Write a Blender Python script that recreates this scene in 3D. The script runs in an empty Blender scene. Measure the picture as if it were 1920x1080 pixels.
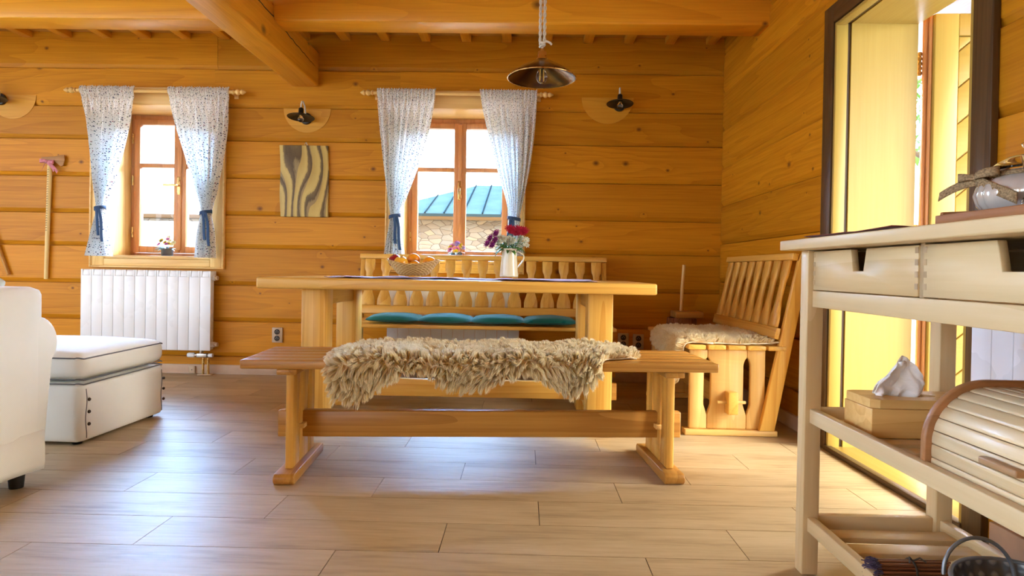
import bpy, bmesh, math, random
from mathutils import Vector, Matrix, noise as mnoise
random.seed(7)
PI = math.pi
sc = bpy.context.scene
COL = sc.collection

# ------------------------------------------------------------------ helpers
def link(o, parent=None):
    COL.objects.link(o)
    if parent is not None:
        o.parent = parent
    return o

def tag(o, label=None, cat=None, group=None, kind=None):
    if label: o['label'] = label
    if cat: o['category'] = cat
    if group: o['group'] = group
    if kind: o['kind'] = kind
    return o

def thing(name, label, cat, loc=(0, 0, 0), rz=0.0, group=None, kind=None):
    o = bpy.data.objects.new(name, None)
    o.empty_display_size = 0.1
    o.location = loc
    o.rotation_euler = (0, 0, rz)
    link(o)
    return tag(o, label, cat, group, kind)

def copy_tree(o, parent=None):
    c = o.copy()
    link(c)
    c.parent = parent
    for ch in list(o.children):
        copy_tree(ch, c)
    return c

def lerp(a, b, t): return a + (b - a) * t

def interp(tab, x):
    if x <= tab[0][0]: return tab[0][1]
    for (x0, y0), (x1, y1) in zip(tab, tab[1:]):
        if x <= x1:
            t = (x - x0) / (x1 - x0)
            return y0 + (y1 - y0) * t
    return tab[-1][1]

def sinterp(tab, x):
    """smooth (catmull) interpolation"""
    n = len(tab)
    if x <= tab[0][0]: return tab[0][1]
    if x >= tab[-1][0]: return tab[-1][1]
    for i in range(n - 1):
        if x <= tab[i + 1][0]:
            x0, y0 = tab[i]; x1, y1 = tab[i + 1]
            t = (x - x0) / (x1 - x0)
            m0 = (y1 - tab[i - 1][1]) / (x1 - tab[i - 1][0]) * (x1 - x0) if i > 0 else y1 - y0
            m1 = (tab[i + 2][1] - y0) / (tab[i + 2][0] - x0) * (x1 - x0) if i < n - 2 else y1 - y0
            t2, t3 = t * t, t * t * t
            return (2*t3-3*t2+1)*y0 + (t3-2*t2+t)*m0 + (-2*t3+3*t2)*y1 + (t3-t2)*m1

class MB:
    def __init__(self):
        self.bm = bmesh.new()
        self.rl = self.bm.verts.layers.float.new('rnd')
        self.uv = None

    def _new(self, vs, r=None):
        r = random.random() if r is None else r
        for v in vs: v[self.rl] = r
        return vs

    def box(self, x0, x1, y0, y1, z0, z1, M=None, r=None):
        co = [(x, y, z) for x in (x0, x1) for y in (y0, y1) for z in (z0, z1)]
        if M is not None: co = [M @ Vector(c) for c in co]
        v = self._new([self.bm.verts.new(c) for c in co], r)
        for f in ((0,1,3,2),(4,6,7,5),(0,4,5,1),(2,3,7,6),(0,2,6,4),(1,5,7,3)):
            self.bm.faces.new([v[i] for i in f])
        return v

    def prism(self, poly, axis, a0, a1, M=None, r=None):
        """poly: list of 2-D points in the plane of the two other axes (in order), extruded along axis a0..a1"""
        def P(p, a):
            if axis == 0: c = (a, p[0], p[1])
            elif axis == 1: c = (p[0], a, p[1])
            else: c = (p[0], p[1], a)
            return M @ Vector(c) if M is not None else Vector(c)
        b = self._new([self.bm.verts.new(P(p, a0)) for p in poly], r if r is not None else (r := random.random()))
        t = self._new([self.bm.verts.new(P(p, a1)) for p in poly], r)
        n = len(poly)
        fs = [self.bm.faces.new(b[::-1]), self.bm.faces.new(t)]
        for i in range(n):
            fs.append(self.bm.faces.new((b[i], b[(i+1) % n], t[(i+1) % n], t[i])))
        return b + t

    def tube(self, pts, rad, n=10, closed=False, caps=True, flat=1.0, up=None):
        pts = [Vector(p) for p in pts]
        m = len(pts)
        if not isinstance(rad, (list, tuple)): rad = [rad] * m
        rings = []
        prev = None
        for i, p in enumerate(pts):
            if closed: t = pts[(i+1) % m] - pts[i-1]
            else: t = pts[min(i+1, m-1)] - pts[max(i-1, 0)]
            t.normalize()
            if prev is None:
                ref = Vector(up) if up else (Vector((0, 0, 1)) if abs(t.z) < .9 else Vector((1, 0, 0)))
                u = t.cross(ref); u.normalize()
            else:
                u = prev - t * prev.dot(t)
                u.normalize()
            prev = u
            w = t.cross(u)
            rings.append([self.bm.verts.new(p + (u * math.cos(a) + w * math.sin(a) * flat) * rad[i]) for a in [2*PI*k/n for k in range(n)]])
        r = random.random()
        for ring in rings: self._new(ring, r)
        for i in range(m if closed else m - 1):
            a, b = rings[i], rings[(i+1) % m]
            for k in range(n):
                self.bm.faces.new((a[k], a[(k+1) % n], b[(k+1) % n], b[k]))
        if caps and not closed:
            self.bm.faces.new(rings[0][::-1]); self.bm.faces.new(rings[-1])

    def cyl(self, p0, p1, r0, r1=None, n=16):
        self.tube([p0, p1], [r0, r0 if r1 is None else r1], n)

    def lathe(self, prof, n=32, c=(0, 0, 0), M=None, ribs=None, sq=None):
        """prof: (r, z) list; closed end when r == 0"""
        c = Vector(c)
        rings = []
        rr = random.random()
        for r, z in prof:
            if r < 1e-6:
                p = c + Vector((0, 0, z))
                rings.append([self.bm.verts.new(M @ p if M is not None else p)])
            else:
                ring = []
                for k in range(n):
                    a = 2*PI*k/n
                    q = r * (1 + (ribs(a, z) if ribs else 0))
                    p = c + Vector((q*math.cos(a), q*math.sin(a), z))
                    ring.append(self.bm.verts.new(M @ p if M is not None else p))
                rings.append(ring)
            self._new(rings[-1], rr)
        for a, b in zip(rings, rings[1:]):
            if len(a) == 1 and len(b) == 1: continue
            for k in range(n):
                k2 = (k+1) % n
                if len(a) == 1: self.bm.faces.new((a[0], b[k2], b[k]))
                elif len(b) == 1: self.bm.faces.new((a[k], a[k2], b[0]))
                else: self.bm.faces.new((a[k], a[k2], b[k2], b[k]))

    def ball(self, c, r, sx=1, sy=1, sz=1, n=16, M=None, fn=None):
        prof = [(math.sin(PI*i/n), -math.cos(PI*i/n)) for i in range(n+1)]
        prof[0] = (0, -1); prof[-1] = (0, 1)
        T = Matrix.Translation(c) @ (M if M is not None else Matrix.Identity(4)) @ Matrix.Diagonal((r*sx, r*sy, r*sz, 1))
        if fn: prof = [fn(p) for p in prof]
        self.lathe(prof, n=n*2, M=T)

    def grid(self, fn, nu, nv, wrapu=False, uvs=None, r=None):
        """fn(u, v) -> point; u, v in 0..1"""
        rows = []
        rr = random.random() if r is None else r
        for j in range(nv + 1):
            rows.append(self._new([self.bm.verts.new(fn(i / nu, j / nv)) for i in range(nu if wrapu else nu + 1)], rr))
        if uvs and self.uv is None: self.uv = self.bm.loops.layers.uv.new('UVMap')
        for j in range(nv):
            for i in range(nu):
                i2 = (i+1) % nu if wrapu else i+1
                f = self.bm.faces.new((rows[j][i], rows[j][i2], rows[j+1][i2], rows[j+1][i]))
                if uvs:
                    for l, (a, b) in zip(f.loops, ((i, j), (i+1, j), (i+1, j+1), (i, j+1))):
                        l[self.uv].uv = uvs(a / nu, b / nv)
        return rows

    def rbox(self, x0, x1, y0, y1, z0, z1, rad=.05, seg=4, puff=0.0):
        """soft rounded box (cushion): subdivided cube pushed to a rounded box"""
        c = Vector(((x0+x1)/2, (y0+y1)/2, (z0+z1)/2)); h = Vector(((x1-x0)/2, (y1-y0)/2, (z1-z0)/2))
        b2 = bmesh.new()
        bmesh.ops.create_cube(b2, size=2)
        bmesh.ops.subdivide_edges(b2, edges=b2.edges[:], cuts=13, use_grid_fill=True)
        rr = random.random()
        vm = {}
        for v in b2.verts:
            def w(t):  # concentrate the samples near the edges
                return math.copysign(abs(t) ** .6, t)
            q = Vector((w(v.co.x)*h.x, w(v.co.y)*h.y, w(v.co.z)*h.z))
            R = min(rad, h.x, h.y, h.z)
            inn = Vector((max(-h.x+R, min(h.x-R, q.x)), max(-h.y+R, min(h.y-R, q.y)), max(-h.z+R, min(h.z-R, q.z))))
            d = q - inn
            if d.length > 1e-9: q = inn + d.normalized() * R
            if puff:
                f = (1 - (q.x/h.x)**2) * (1 - (q.y/h.y)**2)
                if q.z > 0: q.z += puff * max(0, f) ** .6
            nv = self.bm.verts.new(c + q); nv[self.rl] = rr; vm[v] = nv
        for f in b2.faces: self.bm.faces.new([vm[v] for v in f.verts])
        b2.free()

    def build(self, name, m, parent=None, smooth=None, bevel=0.0, world=False, seg=2, solid=0.0):
        bm = self.bm
        bmesh.ops.recalc_face_normals(bm, faces=bm.faces[:]) if solid == 0 else None
        if world and parent is not None:
            q = parent.matrix_basis.copy()
            bm.transform(q.inverted())
        me = bpy.data.meshes.new(name)
        bm.to_mesh(me); bm.free()
        me.materials.append(m)
        o = bpy.data.objects.new(name, me)
        link(o, parent)
        if solid:
            md = o.modifiers.new('solid', 'SOLIDIFY'); md.thickness = solid; md.offset = 0
        if bevel:
            md = o.modifiers.new('bevel', 'BEVEL'); md.width = bevel; md.segments = seg; md.limit_method = 'ANGLE'; md.angle_limit = math.radians(40)
            smooth = smooth or 40
        if smooth:
            me.polygons.foreach_set('use_smooth', [True] * len(me.polygons))
            if not bevel: me.set_sharp_from_angle(angle=math.radians(smooth))
        return o

# ------------------------------------------------------------------ materials
class NT:
    def __init__(self, name):
        self.m = bpy.data.materials.new(name)
        self.m.use_nodes = True
        self.t = self.m.node_tree
        for n in list(self.t.nodes): self.t.nodes.remove(n)
        self.out = self.t.nodes.new('ShaderNodeOutputMaterial')
    def n(self, typ, **kw):
        nd = self.t.nodes.new('ShaderNode' + typ)
        for k, v in kw.items(): setattr(nd, k, v)
        return nd
    def l(self, a, b): self.t.links.new(a, b)
    def _in(self, sock, v):
        if hasattr(v, 'node'): self.l(v, sock)
        else: sock.default_value = v
    def math(self, op, a, b=None, c=None, clamp=False):
        nd = self.n('Math', operation=op); nd.use_clamp = clamp
        self._in(nd.inputs[0], a)
        if b is not None: self._in(nd.inputs[1], b)
        if c is not None: self._in(nd.inputs[2], c)
        return nd.outputs[0]
    def vmath(self, op, a, b=None, s=None):
        nd = self.n('VectorMath', operation=op)
        self._in(nd.inputs[0], a)
        if b is not None: self._in(nd.inputs[1], b)
        if s is not None: self._in(nd.inputs['Scale'], s)
        return nd.outputs[0]
    def noise(self, vec, scale, detail=2, rough=.5, dist=0.):
        nd = self.n('TexNoise'); nd.inputs['Scale'].default_value = scale
        nd.inputs['Detail'].default_value = detail; nd.inputs['Roughness'].default_value = rough; nd.inputs['Distortion'].default_value = dist
        self.l(vec, nd.inputs['Vector'])
        return nd.outputs['Fac']
    def voronoi(self, vec, scale, feature='F1', dim='3D', rnd=1.0):
        nd = self.n('TexVoronoi', feature=feature, voronoi_dimensions=dim)
        nd.inputs['Scale'].default_value = scale; nd.inputs['Randomness'].default_value = rnd
        self.l(vec, nd.inputs['Vector'])
        return nd
    def ramp(self, fac, stops, interp='LINEAR'):
        nd = self.n('ValToRGB'); cr = nd.color_ramp; cr.interpolation = interp
        while len(cr.elements) > len(stops): cr.elements.remove(cr.elements[-1])
        while len(cr.elements) < len(stops): cr.elements.new(1)
        for e, (p, c) in zip(cr.elements, stops):
            e.position = p; e.color = (*c, 1) if len(c) == 3 else c
        self.l(fac, nd.inputs[0])
        return nd.outputs[0]
    def mix(self, fac, a, b, blend='MIX'):
        nd = self.n('Mix', data_type='RGBA', blend_type=blend)
        self._in(nd.inputs[0], fac)
        for s, v in ((nd.inputs[6], a), (nd.inputs[7], b)):
            if hasattr(v, 'node'): self.l(v, s)
            else: s.default_value = (*v, 1) if len(v) == 3 else v
        return nd.outputs[2]
    def bsdf(self, col, rough=.5, spec=.5, metal=0., bump=None, bstr=.2, bdist=.002, trans=0., coat=0., sheen=0., ior=1.45):
        b = self.n('BsdfPrincipled')
        if hasattr(col, 'node'): self.l(col, b.inputs['Base Color'])
        else: b.inputs['Base Color'].default_value = (*col, 1)
        self._in(b.inputs['Roughness'], rough)
        b.inputs['Specular IOR Level'].default_value = spec
        b.inputs['Metallic'].default_value = metal
        b.inputs['Transmission Weight'].default_value = trans
        b.inputs['Coat Weight'].default_value = coat
        b.inputs['Sheen Weight'].default_value = sheen
        b.inputs['IOR'].default_value = ior
        if bump is not None:
            bn = self.n('Bump'); bn.inputs['Strength'].default_value = bstr; bn.inputs['Distance'].default_value = bdist
            self.l(bump, bn.inputs['Height']); self.l(bn.outputs[0], b.inputs['Normal'])
        self.l(b.outputs[0], self.out.inputs[0])
        return b

_mats = {}
def wood(name, light, dark, axis=0, rough=.42, fine=1., ring=12., knots=0., tone=.22, spec=.4, knotcol=(.10, .03, .008), coat=0.0, across=4.5, along=.32, ringw=.28):
    key = ('w', name, axis)
    if key in _mats: return _mats[key]
    t = NT(f'{name}_{"xyz"[axis]}')
    tc = t.n('TexCoord'); at = t.n('Attribute', attribute_name='rnd'); oi = t.n('ObjectInfo')
    r = t.math('ADD', at.outputs['Fac'], oi.outputs['Random'])
    off = t.n('CombineXYZ')
    t.l(t.math('MULTIPLY', r, 7.3), off.inputs[0]); t.l(t.math('MULTIPLY', r, 13.7), off.inputs[1]); t.l(t.math('MULTIPLY', r, 5.1), off.inputs[2])
    v0 = t.vmath('ADD', tc.outputs['Object'], off.outputs[0])
    sA = [across] * 3; sA[axis] = along
    sB = [95.*fine] * 3; sB[axis] = 2.6
    vA = t.vmath('MULTIPLY', v0, tuple(sA)); vB = t.vmath('MULTIPLY', v0, tuple(sB))
    h = t.noise(vA, 1., 1.5, .4, .25)
    kmask = None
    if knots:
        perp = 1 if axis != 1 else 0
        acr = 3 - axis - perp
        sv = t.n('SeparateXYZ'); t.l(v0, sv.inputs[0])
        kv = t.n('CombineXYZ'); t.l(t.math('MULTIPLY', sv.outputs[axis], knots * .8), kv.inputs[0]); t.l(t.math('MULTIPLY', sv.outputs[acr], knots), kv.inputs[1])
        vk = t.voronoi(kv.outputs[0], 1., dim='2D')
        cellr = t.n('SeparateColor'); t.l(vk.outputs['Color'], cellr.inputs[0])
        sel = t.math('GREATER_THAN', cellr.outputs[0], .60)
        size = t.math('MULTIPLY_ADD', t.math('POWER', cellr.outputs[1], 2.5), .085, .028)
        kd = t.math('DIVIDE', vk.outputs['Distance'], size)
        kmask = t.math('MULTIPLY', t.math('SUBTRACT', 1.25, kd, clamp=True), sel)
        halo = t.math('MULTIPLY', t.math('POWER', 2.7, t.math('MULTIPLY', kd, -.45)), sel)
        h = t.math('MULTIPLY_ADD', halo, .10, h)
    ringv = t.math('MULTIPLY', h, ring)
    fr = t.math('FRACT', ringv)
    # growth ring: slow rise, sharp fall
    rg = t.math('POWER', fr, 2.2)
    fib = t.noise(vB, 1., 3., .6)
    blot = t.noise(vA, .8, 2, .5)
    f = t.math('MULTIPLY_ADD', rg, ringw, t.math('MULTIPLY_ADD', fib, .55, t.math('MULTIPLY', blot, .35)))
    col = t.ramp(f, [(.28, light), (.85, dark)])
    # plank to plank tone
    wn = t.n('TexWhiteNoise', noise_dimensions='1D'); t.l(r, wn.inputs['W'])
    hs = t.n('HueSaturation'); t.l(col, hs.inputs['Color'])
    t.l(t.math('MULTIPLY_ADD', wn.outputs['Value'], tone, 1 - tone * .5), hs.inputs['Value'])
    col = hs.outputs[0]
    if kmask is not None: col = t.mix(t.math('MULTIPLY', kmask, .85, clamp=True), col, knotcol)
    rv = t.math('MULTIPLY_ADD', fib, .18, rough - .09)
    t.bsdf(col, rv, spec, bump=f, bstr=.12, bdist=.001, coat=coat)
    _mats[key] = t.m
    return t.m

def plain(name, col, rough=.5, spec=.5, metal=0., noise_amt=.06, nscale=30., coat=0., bstr=.08, sheen=0.):
    key = ('p', name)
    if key in _mats: return _mats[key]
    t = NT(name)
    tc = t.n('TexCoord')
    nz = t.noise(tc.outputs['Object'], nscale, 3, .55)
    d = tuple(c * (1 - noise_amt * 2) for c in col)
    c = t.ramp(nz, [(.3, d), (.7, col)])
    t.bsdf(c, t.math('MULTIPLY_ADD', nz, .1, rough - .05), spec, metal, bump=nz, bstr=bstr, bdist=.001, coat=coat, sheen=sheen)
    _mats[key] = t.m
    return t.m

def fabric(name, col, weave=900., rough=.9, amt=.10, transl=0.0, wr=4.):
    key = ('f', name)
    if key in _mats: return _mats[key]
    t = NT(name)
    tc = t.n('TexCoord')
    sp = t.n('SeparateXYZ'); t.l(tc.outputs['Object'], sp.inputs[0])
    w = t.math('MULTIPLY', t.math('SINE', t.math('MULTIPLY', t.math('ADD', sp.outputs[0], sp.outputs[1]), weave)), t.math('SINE', t.math('MULTIPLY', sp.outputs[2], weave)))
    big = t.noise(tc.outputs['Object'], wr, 3, .5)
    f = t.math('MULTIPLY_ADD', w, .15, big)
    c = t.ramp(f, [(.25, tuple(x * (1 - amt) for x in col)), (.75, col)])
    b = t.bsdf(c, rough, .2, bump=t.math('MULTIPLY_ADD', w, .1, big), bstr=.25, bdist=.006, sheen=.15)
    _mats[key] = t.m
    return t.m

WALL_L, WALL_D = (.64, .272, .012), (.37, .120, .003)
def wallwood(axis): return wood('pine_log', WALL_L, WALL_D, axis, rough=.40, knots=5.2, ring=11, tone=.26, spec=.2, ringw=.17)
def beamwood(axis): return wood('beam_pine', (.86, .41, .03), (.60, .23, .01), axis, rough=.34, knots=3.6, ring=10, tone=.10, across=3.2, spec=.6, ringw=.18)
def pine(axis): return wood('honey_pine', (.80, .48, .105), (.60, .28, .04), axis, rough=.33, ring=9, tone=.10, across=5)
def pinepale(axis): return wood('pale_pine', (.82, .55, .20), (.66, .37, .10), axis, rough=.4, ring=8, tone=.10, across=5)
def birch(axis): return wood('birch', (.72, .55, .30), (.60, .42, .19), axis, rough=.38, ring=6, tone=.07, across=3.2, fine=.6)
def benchdark(axis): return wood('bench_pine', (.58, .30, .065), (.35, .15, .025), axis, rough=.34, ring=9, tone=.16, across=5)
def darkwood(axis): return wood('dark_casing', (.120, .066, .024), (.050, .026, .009), axis, rough=.38, ring=12, tone=.08, across=7)
def winwood(axis): return wood('window_frame', (.66, .31, .13), (.46, .19, .07), axis, rough=.3, ring=8, tone=.08)
def yellowwood(axis): return wood('yellow_door', (.46, .320, .072), (.40, .262, .048), axis, rough=.35, ring=7, tone=.05, across=3, ringw=.08)
def trimwood(axis): return wood('window_trim', (.86, .58, .22), (.66, .36, .09), axis, rough=.38, ring=8, tone=.08)
def redbrown(axis): return wood('redbrown', (.30, .11, .04), (.15, .045, .015), axis, rough=.4, ring=8, tone=.1)
def breadwood(axis): return wood('bread_slat', (.80, .63, .36), (.60, .42, .20), axis, rough=.35, knots=5.0, ring=9, tone=.16, knotcol=(.10, .07, .06))

M_white = plain('radiator_enamel', (.84, .87, .90), .28, .5, noise_amt=.01, nscale=4, bstr=0)
M_steel = plain('brushed_steel', (.62, .60, .56), .3, .5, 1., nscale=60)
M_brass = plain('brass', (.72, .48, .18), .28, .5, 1., nscale=40)
M_darkbrass = plain('aged_brass', (.16, .085, .035), .22, .5, .85, nscale=14, noise_amt=.2)
M_black = plain('black_metal', (.015, .014, .013), .4, .5, .2, nscale=30)
M_cream = fabric('cream_slipcover', (.84, .84, .76), amt=.05)
M_piping = plain('grey_piping', (.17, .17, .17), .8, .2)
M_navy = fabric('navy_ribbon', (.05, .10, .21), amt=.2)
M_teal = fabric('teal_cushion', (.012, .20, .185), amt=.3, weave=700)
M_enamel = plain('cream_enamel', (.82, .75, .52), .18, .5, noise_amt=.02, nscale=8, bstr=.0, coat=.4)
M_rope = plain('white_rope', (.78, .72, .60), .9, .2, nscale=200, noise_amt=.15, bstr=.4)
M_socket = plain('beige_plastic', (.55, .40, .25), .4, .5, noise_amt=.03)
M_hole = plain('socket_hole', (.06, .045, .03), .6, .3)
M_leaf = plain('leaf_green', (.10, .26, .05), .5, .4, nscale=40, noise_amt=.25)
M_greyleaf = plain('grey_leaf', (.25, .36, .34), .6, .3, nscale=40, noise_amt=.2)
M_tissue = fabric('tissue_paper', (.93, .92, .91), amt=.04, weave=1500)
M_burlap = plain('burlap', (.42, .28, .14), .95, .1, nscale=260, noise_amt=.35, bstr=.6)
M_tray = wood('tray_wood', (.40, .17, .06), (.22, .08, .02), 1, rough=.45)
M_runner_red = fabric('burgundy_runner', (.16, .03, .02), amt=.3)
M_grey = plain('grey_metal', (.26, .28, .29), .38, .5, .7, nscale=30)
M_baseboard = plain('pale_skirting', (.62, .44, .30), .55, .3, nscale=9, noise_amt=.1)

def glass_mat(name, col=(1, 1, 1), rough=0.0):
    t = NT(name)
    b = t.bsdf(col, rough, .5, trans=1.0, ior=1.45)
    return t.m
M_glass = glass_mat('clear_glass')
M_amber = plain('bulb_filament', (.95, .60, .10), .4)

def pane_mat():
    # thin architectural glass: clear with a faint mirror reflection
    t = NT('window_pane')
    tr = t.n('BsdfTransparent'); gl = t.n('BsdfGlossy'); gl.inputs['Roughness'].default_value = .02
    fr = t.n('Fresnel'); fr.inputs['IOR'].default_value = 1.3
    mx = t.n('MixShader'); t.l(fr.outputs[0], mx.inputs[0]); t.l(tr.outputs[0], mx.inputs[1]); t.l(gl.outputs[0], mx.inputs[2])
    t.l(mx.outputs[0], t.out.inputs[0])
    return t.m
M_pane = pane_mat()

def floor_mat():
    t = NT('wood_look_tile')
    tc = t.n('TexCoord'); at = t.n('Attribute', attribute_name='rnd')
    r = at.outputs['Fac']
    off = t.n('CombineXYZ'); t.l(t.math('MULTIPLY', r, 17.), off.inputs[0]); t.l(t.math('MULTIPLY', r, 31.), off.inputs[1])
    v = t.vmath('ADD', tc.outputs['Object'], off.outputs[0])
    a = t.noise(t.vmath('MULTIPLY', v, (1.6, 9., 1.)), 1., 4, .6, .6)
    b = t.noise(t.vmath('MULTIPLY', v, (6., 70., 1.)), 1., 4, .6)
    d = t.noise(t.vmath('MULTIPLY', v, (2.2, 6., 1.)), 1., 3, .5)
    f = t.math('MULTIPLY_ADD', a, .6, t.math('MULTIPLY', b, .45))
    col = t.ramp(f, [(.30, (.23, .155, .075)), (.50, (.43, .315, .17)), (.75, (.55, .425, .26))])
    st = t.math('SUBTRACT', t.math('MULTIPLY', d, 3.2), 1.95, clamp=True)
    col = t.mix(t.math('MULTIPLY', st, .4), col, (.15, .09, .045))
    hs = t.n('HueSaturation'); t.l(col, hs.inputs['Color']); t.l(t.math('MULTIPLY_ADD', r, .16, .92), hs.inputs['Value'])
    rip = t.noise(t.vmath('MULTIPLY', v, (14., 26., 1.)), 1., 3, .6)
    t.bsdf(hs.outputs[0], t.math('MULTIPLY_ADD', b, .14, .40), .7, bump=t.math('MULTIPLY_ADD', rip, .8, b), bstr=.20, bdist=.0022)
    return t.m
M_floor = floor_mat()
M_grout = plain('grout', (.07, .05, .035), .8)

def curtain_mat():
    t = NT('floral_cotton')
    tc = t.n('TexCoord')
    v = tc.outputs['UV']
    vo = t.voronoi(v, 60., dim='2D')
    cs = t.n('SeparateColor'); t.l(vo.outputs['Color'], cs.inputs[0])
    wob = t.noise(v, 230., 2, .5)
    d = t.math('MULTIPLY_ADD', wob, .25, vo.outputs['Distance'])
    m = t.math('LESS_THAN', d, t.math('MULTIPLY_ADD', cs.outputs[1], .15, .225))
    dots = t.ramp(cs.outputs[0], [(.0, (.035, .05, .12)), (.45, (.10, .17, .20)), (.62, (.17, .22, .12)), (.80, (.35, .16, .20)), (.9, (.05, .07, .16))], 'CONSTANT')
    col = t.mix(m, (.93, .95, .94), dots)
    df = t.n('BsdfDiffuse'); tl = t.n('BsdfTranslucent'); mx = t.n('MixShader'); mx.inputs[0].default_value = .42
    t.l(col, df.inputs[0]); t.l(col, tl.inputs[0]); t.l(df.outputs[0], mx.inputs[1]); t.l(tl.outputs[0], mx.inputs[2])
    t.l(mx.outputs[0], t.out.inputs[0])
    return t.m
M_curtain = curtain_mat()

def fur_mat(name, root, tip):
    t = NT(name)
    at = t.n('Attribute', attribute_name='rnd'); ag = t.n('Attribute', attribute_name='along')
    c = t.mix(ag.outputs['Fac'], root, tip)
    hs = t.n('HueSaturation'); t.l(c, hs.inputs['Color']); t.l(t.math('MULTIPLY_ADD', at.outputs['Fac'], .10, .90), hs.inputs['Value'])
    df = t.n('BsdfDiffuse'); tl = t.n('BsdfTranslucent'); mx = t.n('MixShader'); mx.inputs[0].default_value = .5
    t.l(hs.outputs[0], df.inputs[0]); t.l(hs.outputs[0], tl.inputs[0]); t.l(df.outputs[0], mx.inputs[1]); t.l(tl.outputs[0], mx.inputs[2])
    t.l(mx.outputs[0], t.out.inputs[0])
    return t.m
M_fur = fur_mat('sheep_fleece', (.97, .80, .49), (.995, .94, .74))
M_hide = plain('sheep_hide', (.88, .76, .54), .9)

# ------------------------------------------------------------------ room constants
XR = 1.44; YB = 4.63; WT = .36; CZ = 2.53
XL = -5.3; YO = -3.2          # hidden end of the room behind the camera

def structure(name, o=None):
    return tag(o, kind='structure')

# floor: staggered wood-look tiles, row 0.2085 m, 0.885 m long
def build_floor():
    base = MB(); base.box(XL, XR + WT + .05, YO, YB + .1, -.12, -.004)
    g = MB()
    rowh, ln = .2085, .885
    r0 = int(math.floor((YO - 1.78) / rowh)) - 1
    for r in range(r0, 40):
        y0 = 1.78 + r * rowh
        if y0 > YB: break
        x0 = -.23 + .295 * (r % 3)
        k = int(math.floor((XL - x0) / ln)) - 1
        while x0 + k * ln < XR + .02:
            a, b = x0 + k * ln, x0 + (k + 1) * ln
            a = max(a, XL); b = min(b, XR + .02)
            if b - a > .02 and y0 + rowh > YO:
                gp = .0013
                g.box(a + gp, b - gp, max(y0, YO) + gp, min(y0 + rowh, YB + .02) - gp, -.012, 0)
            k += 1
    fl = g.build('floor', M_floor)
    structure('floor', fl)
    base.build('grout_bed', M_grout, fl)
build_floor()

# log walls -----------------------------------------------------------
def logprof(z0, z1, t, sgn):
    """(depth, z) profile; depth grows away from the room"""
    return [(0, z0 + .031), (0, z1 - .006), (.004, z1 - .0025), (.030, z1 - .0025), (.030, z1), (t, z1), (t, z0), (.030, z0), (.030, z0 + .0025), (.016, z0 + .0025)]

W1 = dict(c=-2.73, hw=.40)      # left window
W2 = dict(c=-.512, hw=.41)      # right window
WZ0, WZ1 = .872, 1.99
backlines = [-.13, .13, .392, .662, .939, 1.185, 1.459, 1.737, 1.983, 2.263, 2.60]
def build_back():
    m = MB()
    holes = [(W['c'] - W['hw'] - .012, W['c'] + W['hw'] + .012) for W in (W1, W2)]
    hz0, hz1 = WZ0 - .025, WZ1 + .012
    for z0, z1 in zip(backlines, backlines[1:]):
        def piece(a, b, s0, s1):
            if s1 - s0 < .005: return
            if abs(s0 - z0) < 1e-6: pr = logprof(s0, s1, WT, 1)
            else: pr = [(0, s0), (0, s1 - .002), (WT, s1), (WT, s0)]
            m.prism([(YB + d, z) for d, z in pr], 0, a, b)
        xs = [XL, holes[0][0], holes[0][1], holes[1][0], holes[1][1], XR + WT]
        if z1 <= hz0 or z0 >= hz1:
            # butt joint somewhere along the log
            j = {.662: -.98, 2.263: -2.30}.get(z0)
            if j:
                piece(XL, j - .001, z0, z1); piece(j + .001, XR + WT, z0, z1)
            else: piece(XL, XR + WT, z0, z1)
        else:
            for i in (0, 2, 4): piece(xs[i], xs[i+1], z0, z1)
            for i in (1, 3):
                piece(xs[i], xs[i+1], z0, min(z1, hz0)) if z0 < hz0 else None
                piece(xs[i], xs[i+1], max(z0, hz1), z1) if z1 > hz1 else None
    structure('w', m.build('wall_back', wallwood(0)))
build_back()

DY0, DY1, DZ = 2.03, 2.945, 1.985     # door opening in the right wall
rlines = [-.08, .198, .474, .75, 1.026, 1.302, 1.578, 1.854, 2.13, 2.406, 2.68]
def build_right():
    m = MB()
    for z0, z1 in zip(rlines, rlines[1:]):
        def piece(a, b, s0, s1):
            if abs(s0 - z0) < 1e-6: pr = logprof(s0, s1, WT, 1)
            else: pr = [(0, s0), (0, s1 - .002), (WT, s1), (WT, s0)]
            m.prism([(XR + d, z) for d, z in pr], 1, a, b)
        if z0 >= DZ + .02: piece(YO, YB - .004, z0, z1)
        else:
            piece(YO, DY0 - .015, z0, z1); piece(DY1 + .015, YB - .004, z0, z1)
            if z1 > DZ + .02: piece(DY0 - .015, DY1 + .015, DZ + .02, z1)
    structure('w', m.build('wall_right', wallwood(1)))
build_right()

# hidden ends of the room: left wall and the wall behind the camera, both with wide unglazed gaps added to shape the fill light
m = MB()
m.box(XL - .2, XL, YO - .2, -2.7, -.1, 2.6); m.box(XL - .2, XL, 3.6, YB + WT, -.1, 2.6)
m.box(XL - .2, XL, -2.7, 3.6, -.1, .35); m.box(XL - .2, XL, -2.7, 3.6, 2.35, 2.6)
structure('w', m.build('wall_left', wallwood(1)))
m = MB()
m.box(XL, -4.9, YO - .2, YO - .001, -.1, 2.6); m.box(-2.3, XR + WT, YO - .2, YO - .001, -.1, 2.6)
m.box(-4.9, -2.3, YO - .2, YO - .001, -.1, .3); m.box(-4.9, -2.3, YO - .2, YO - .001, 2.38, 2.6)
structure('w', m.build('wall_front', wallwood(0)))

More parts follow.
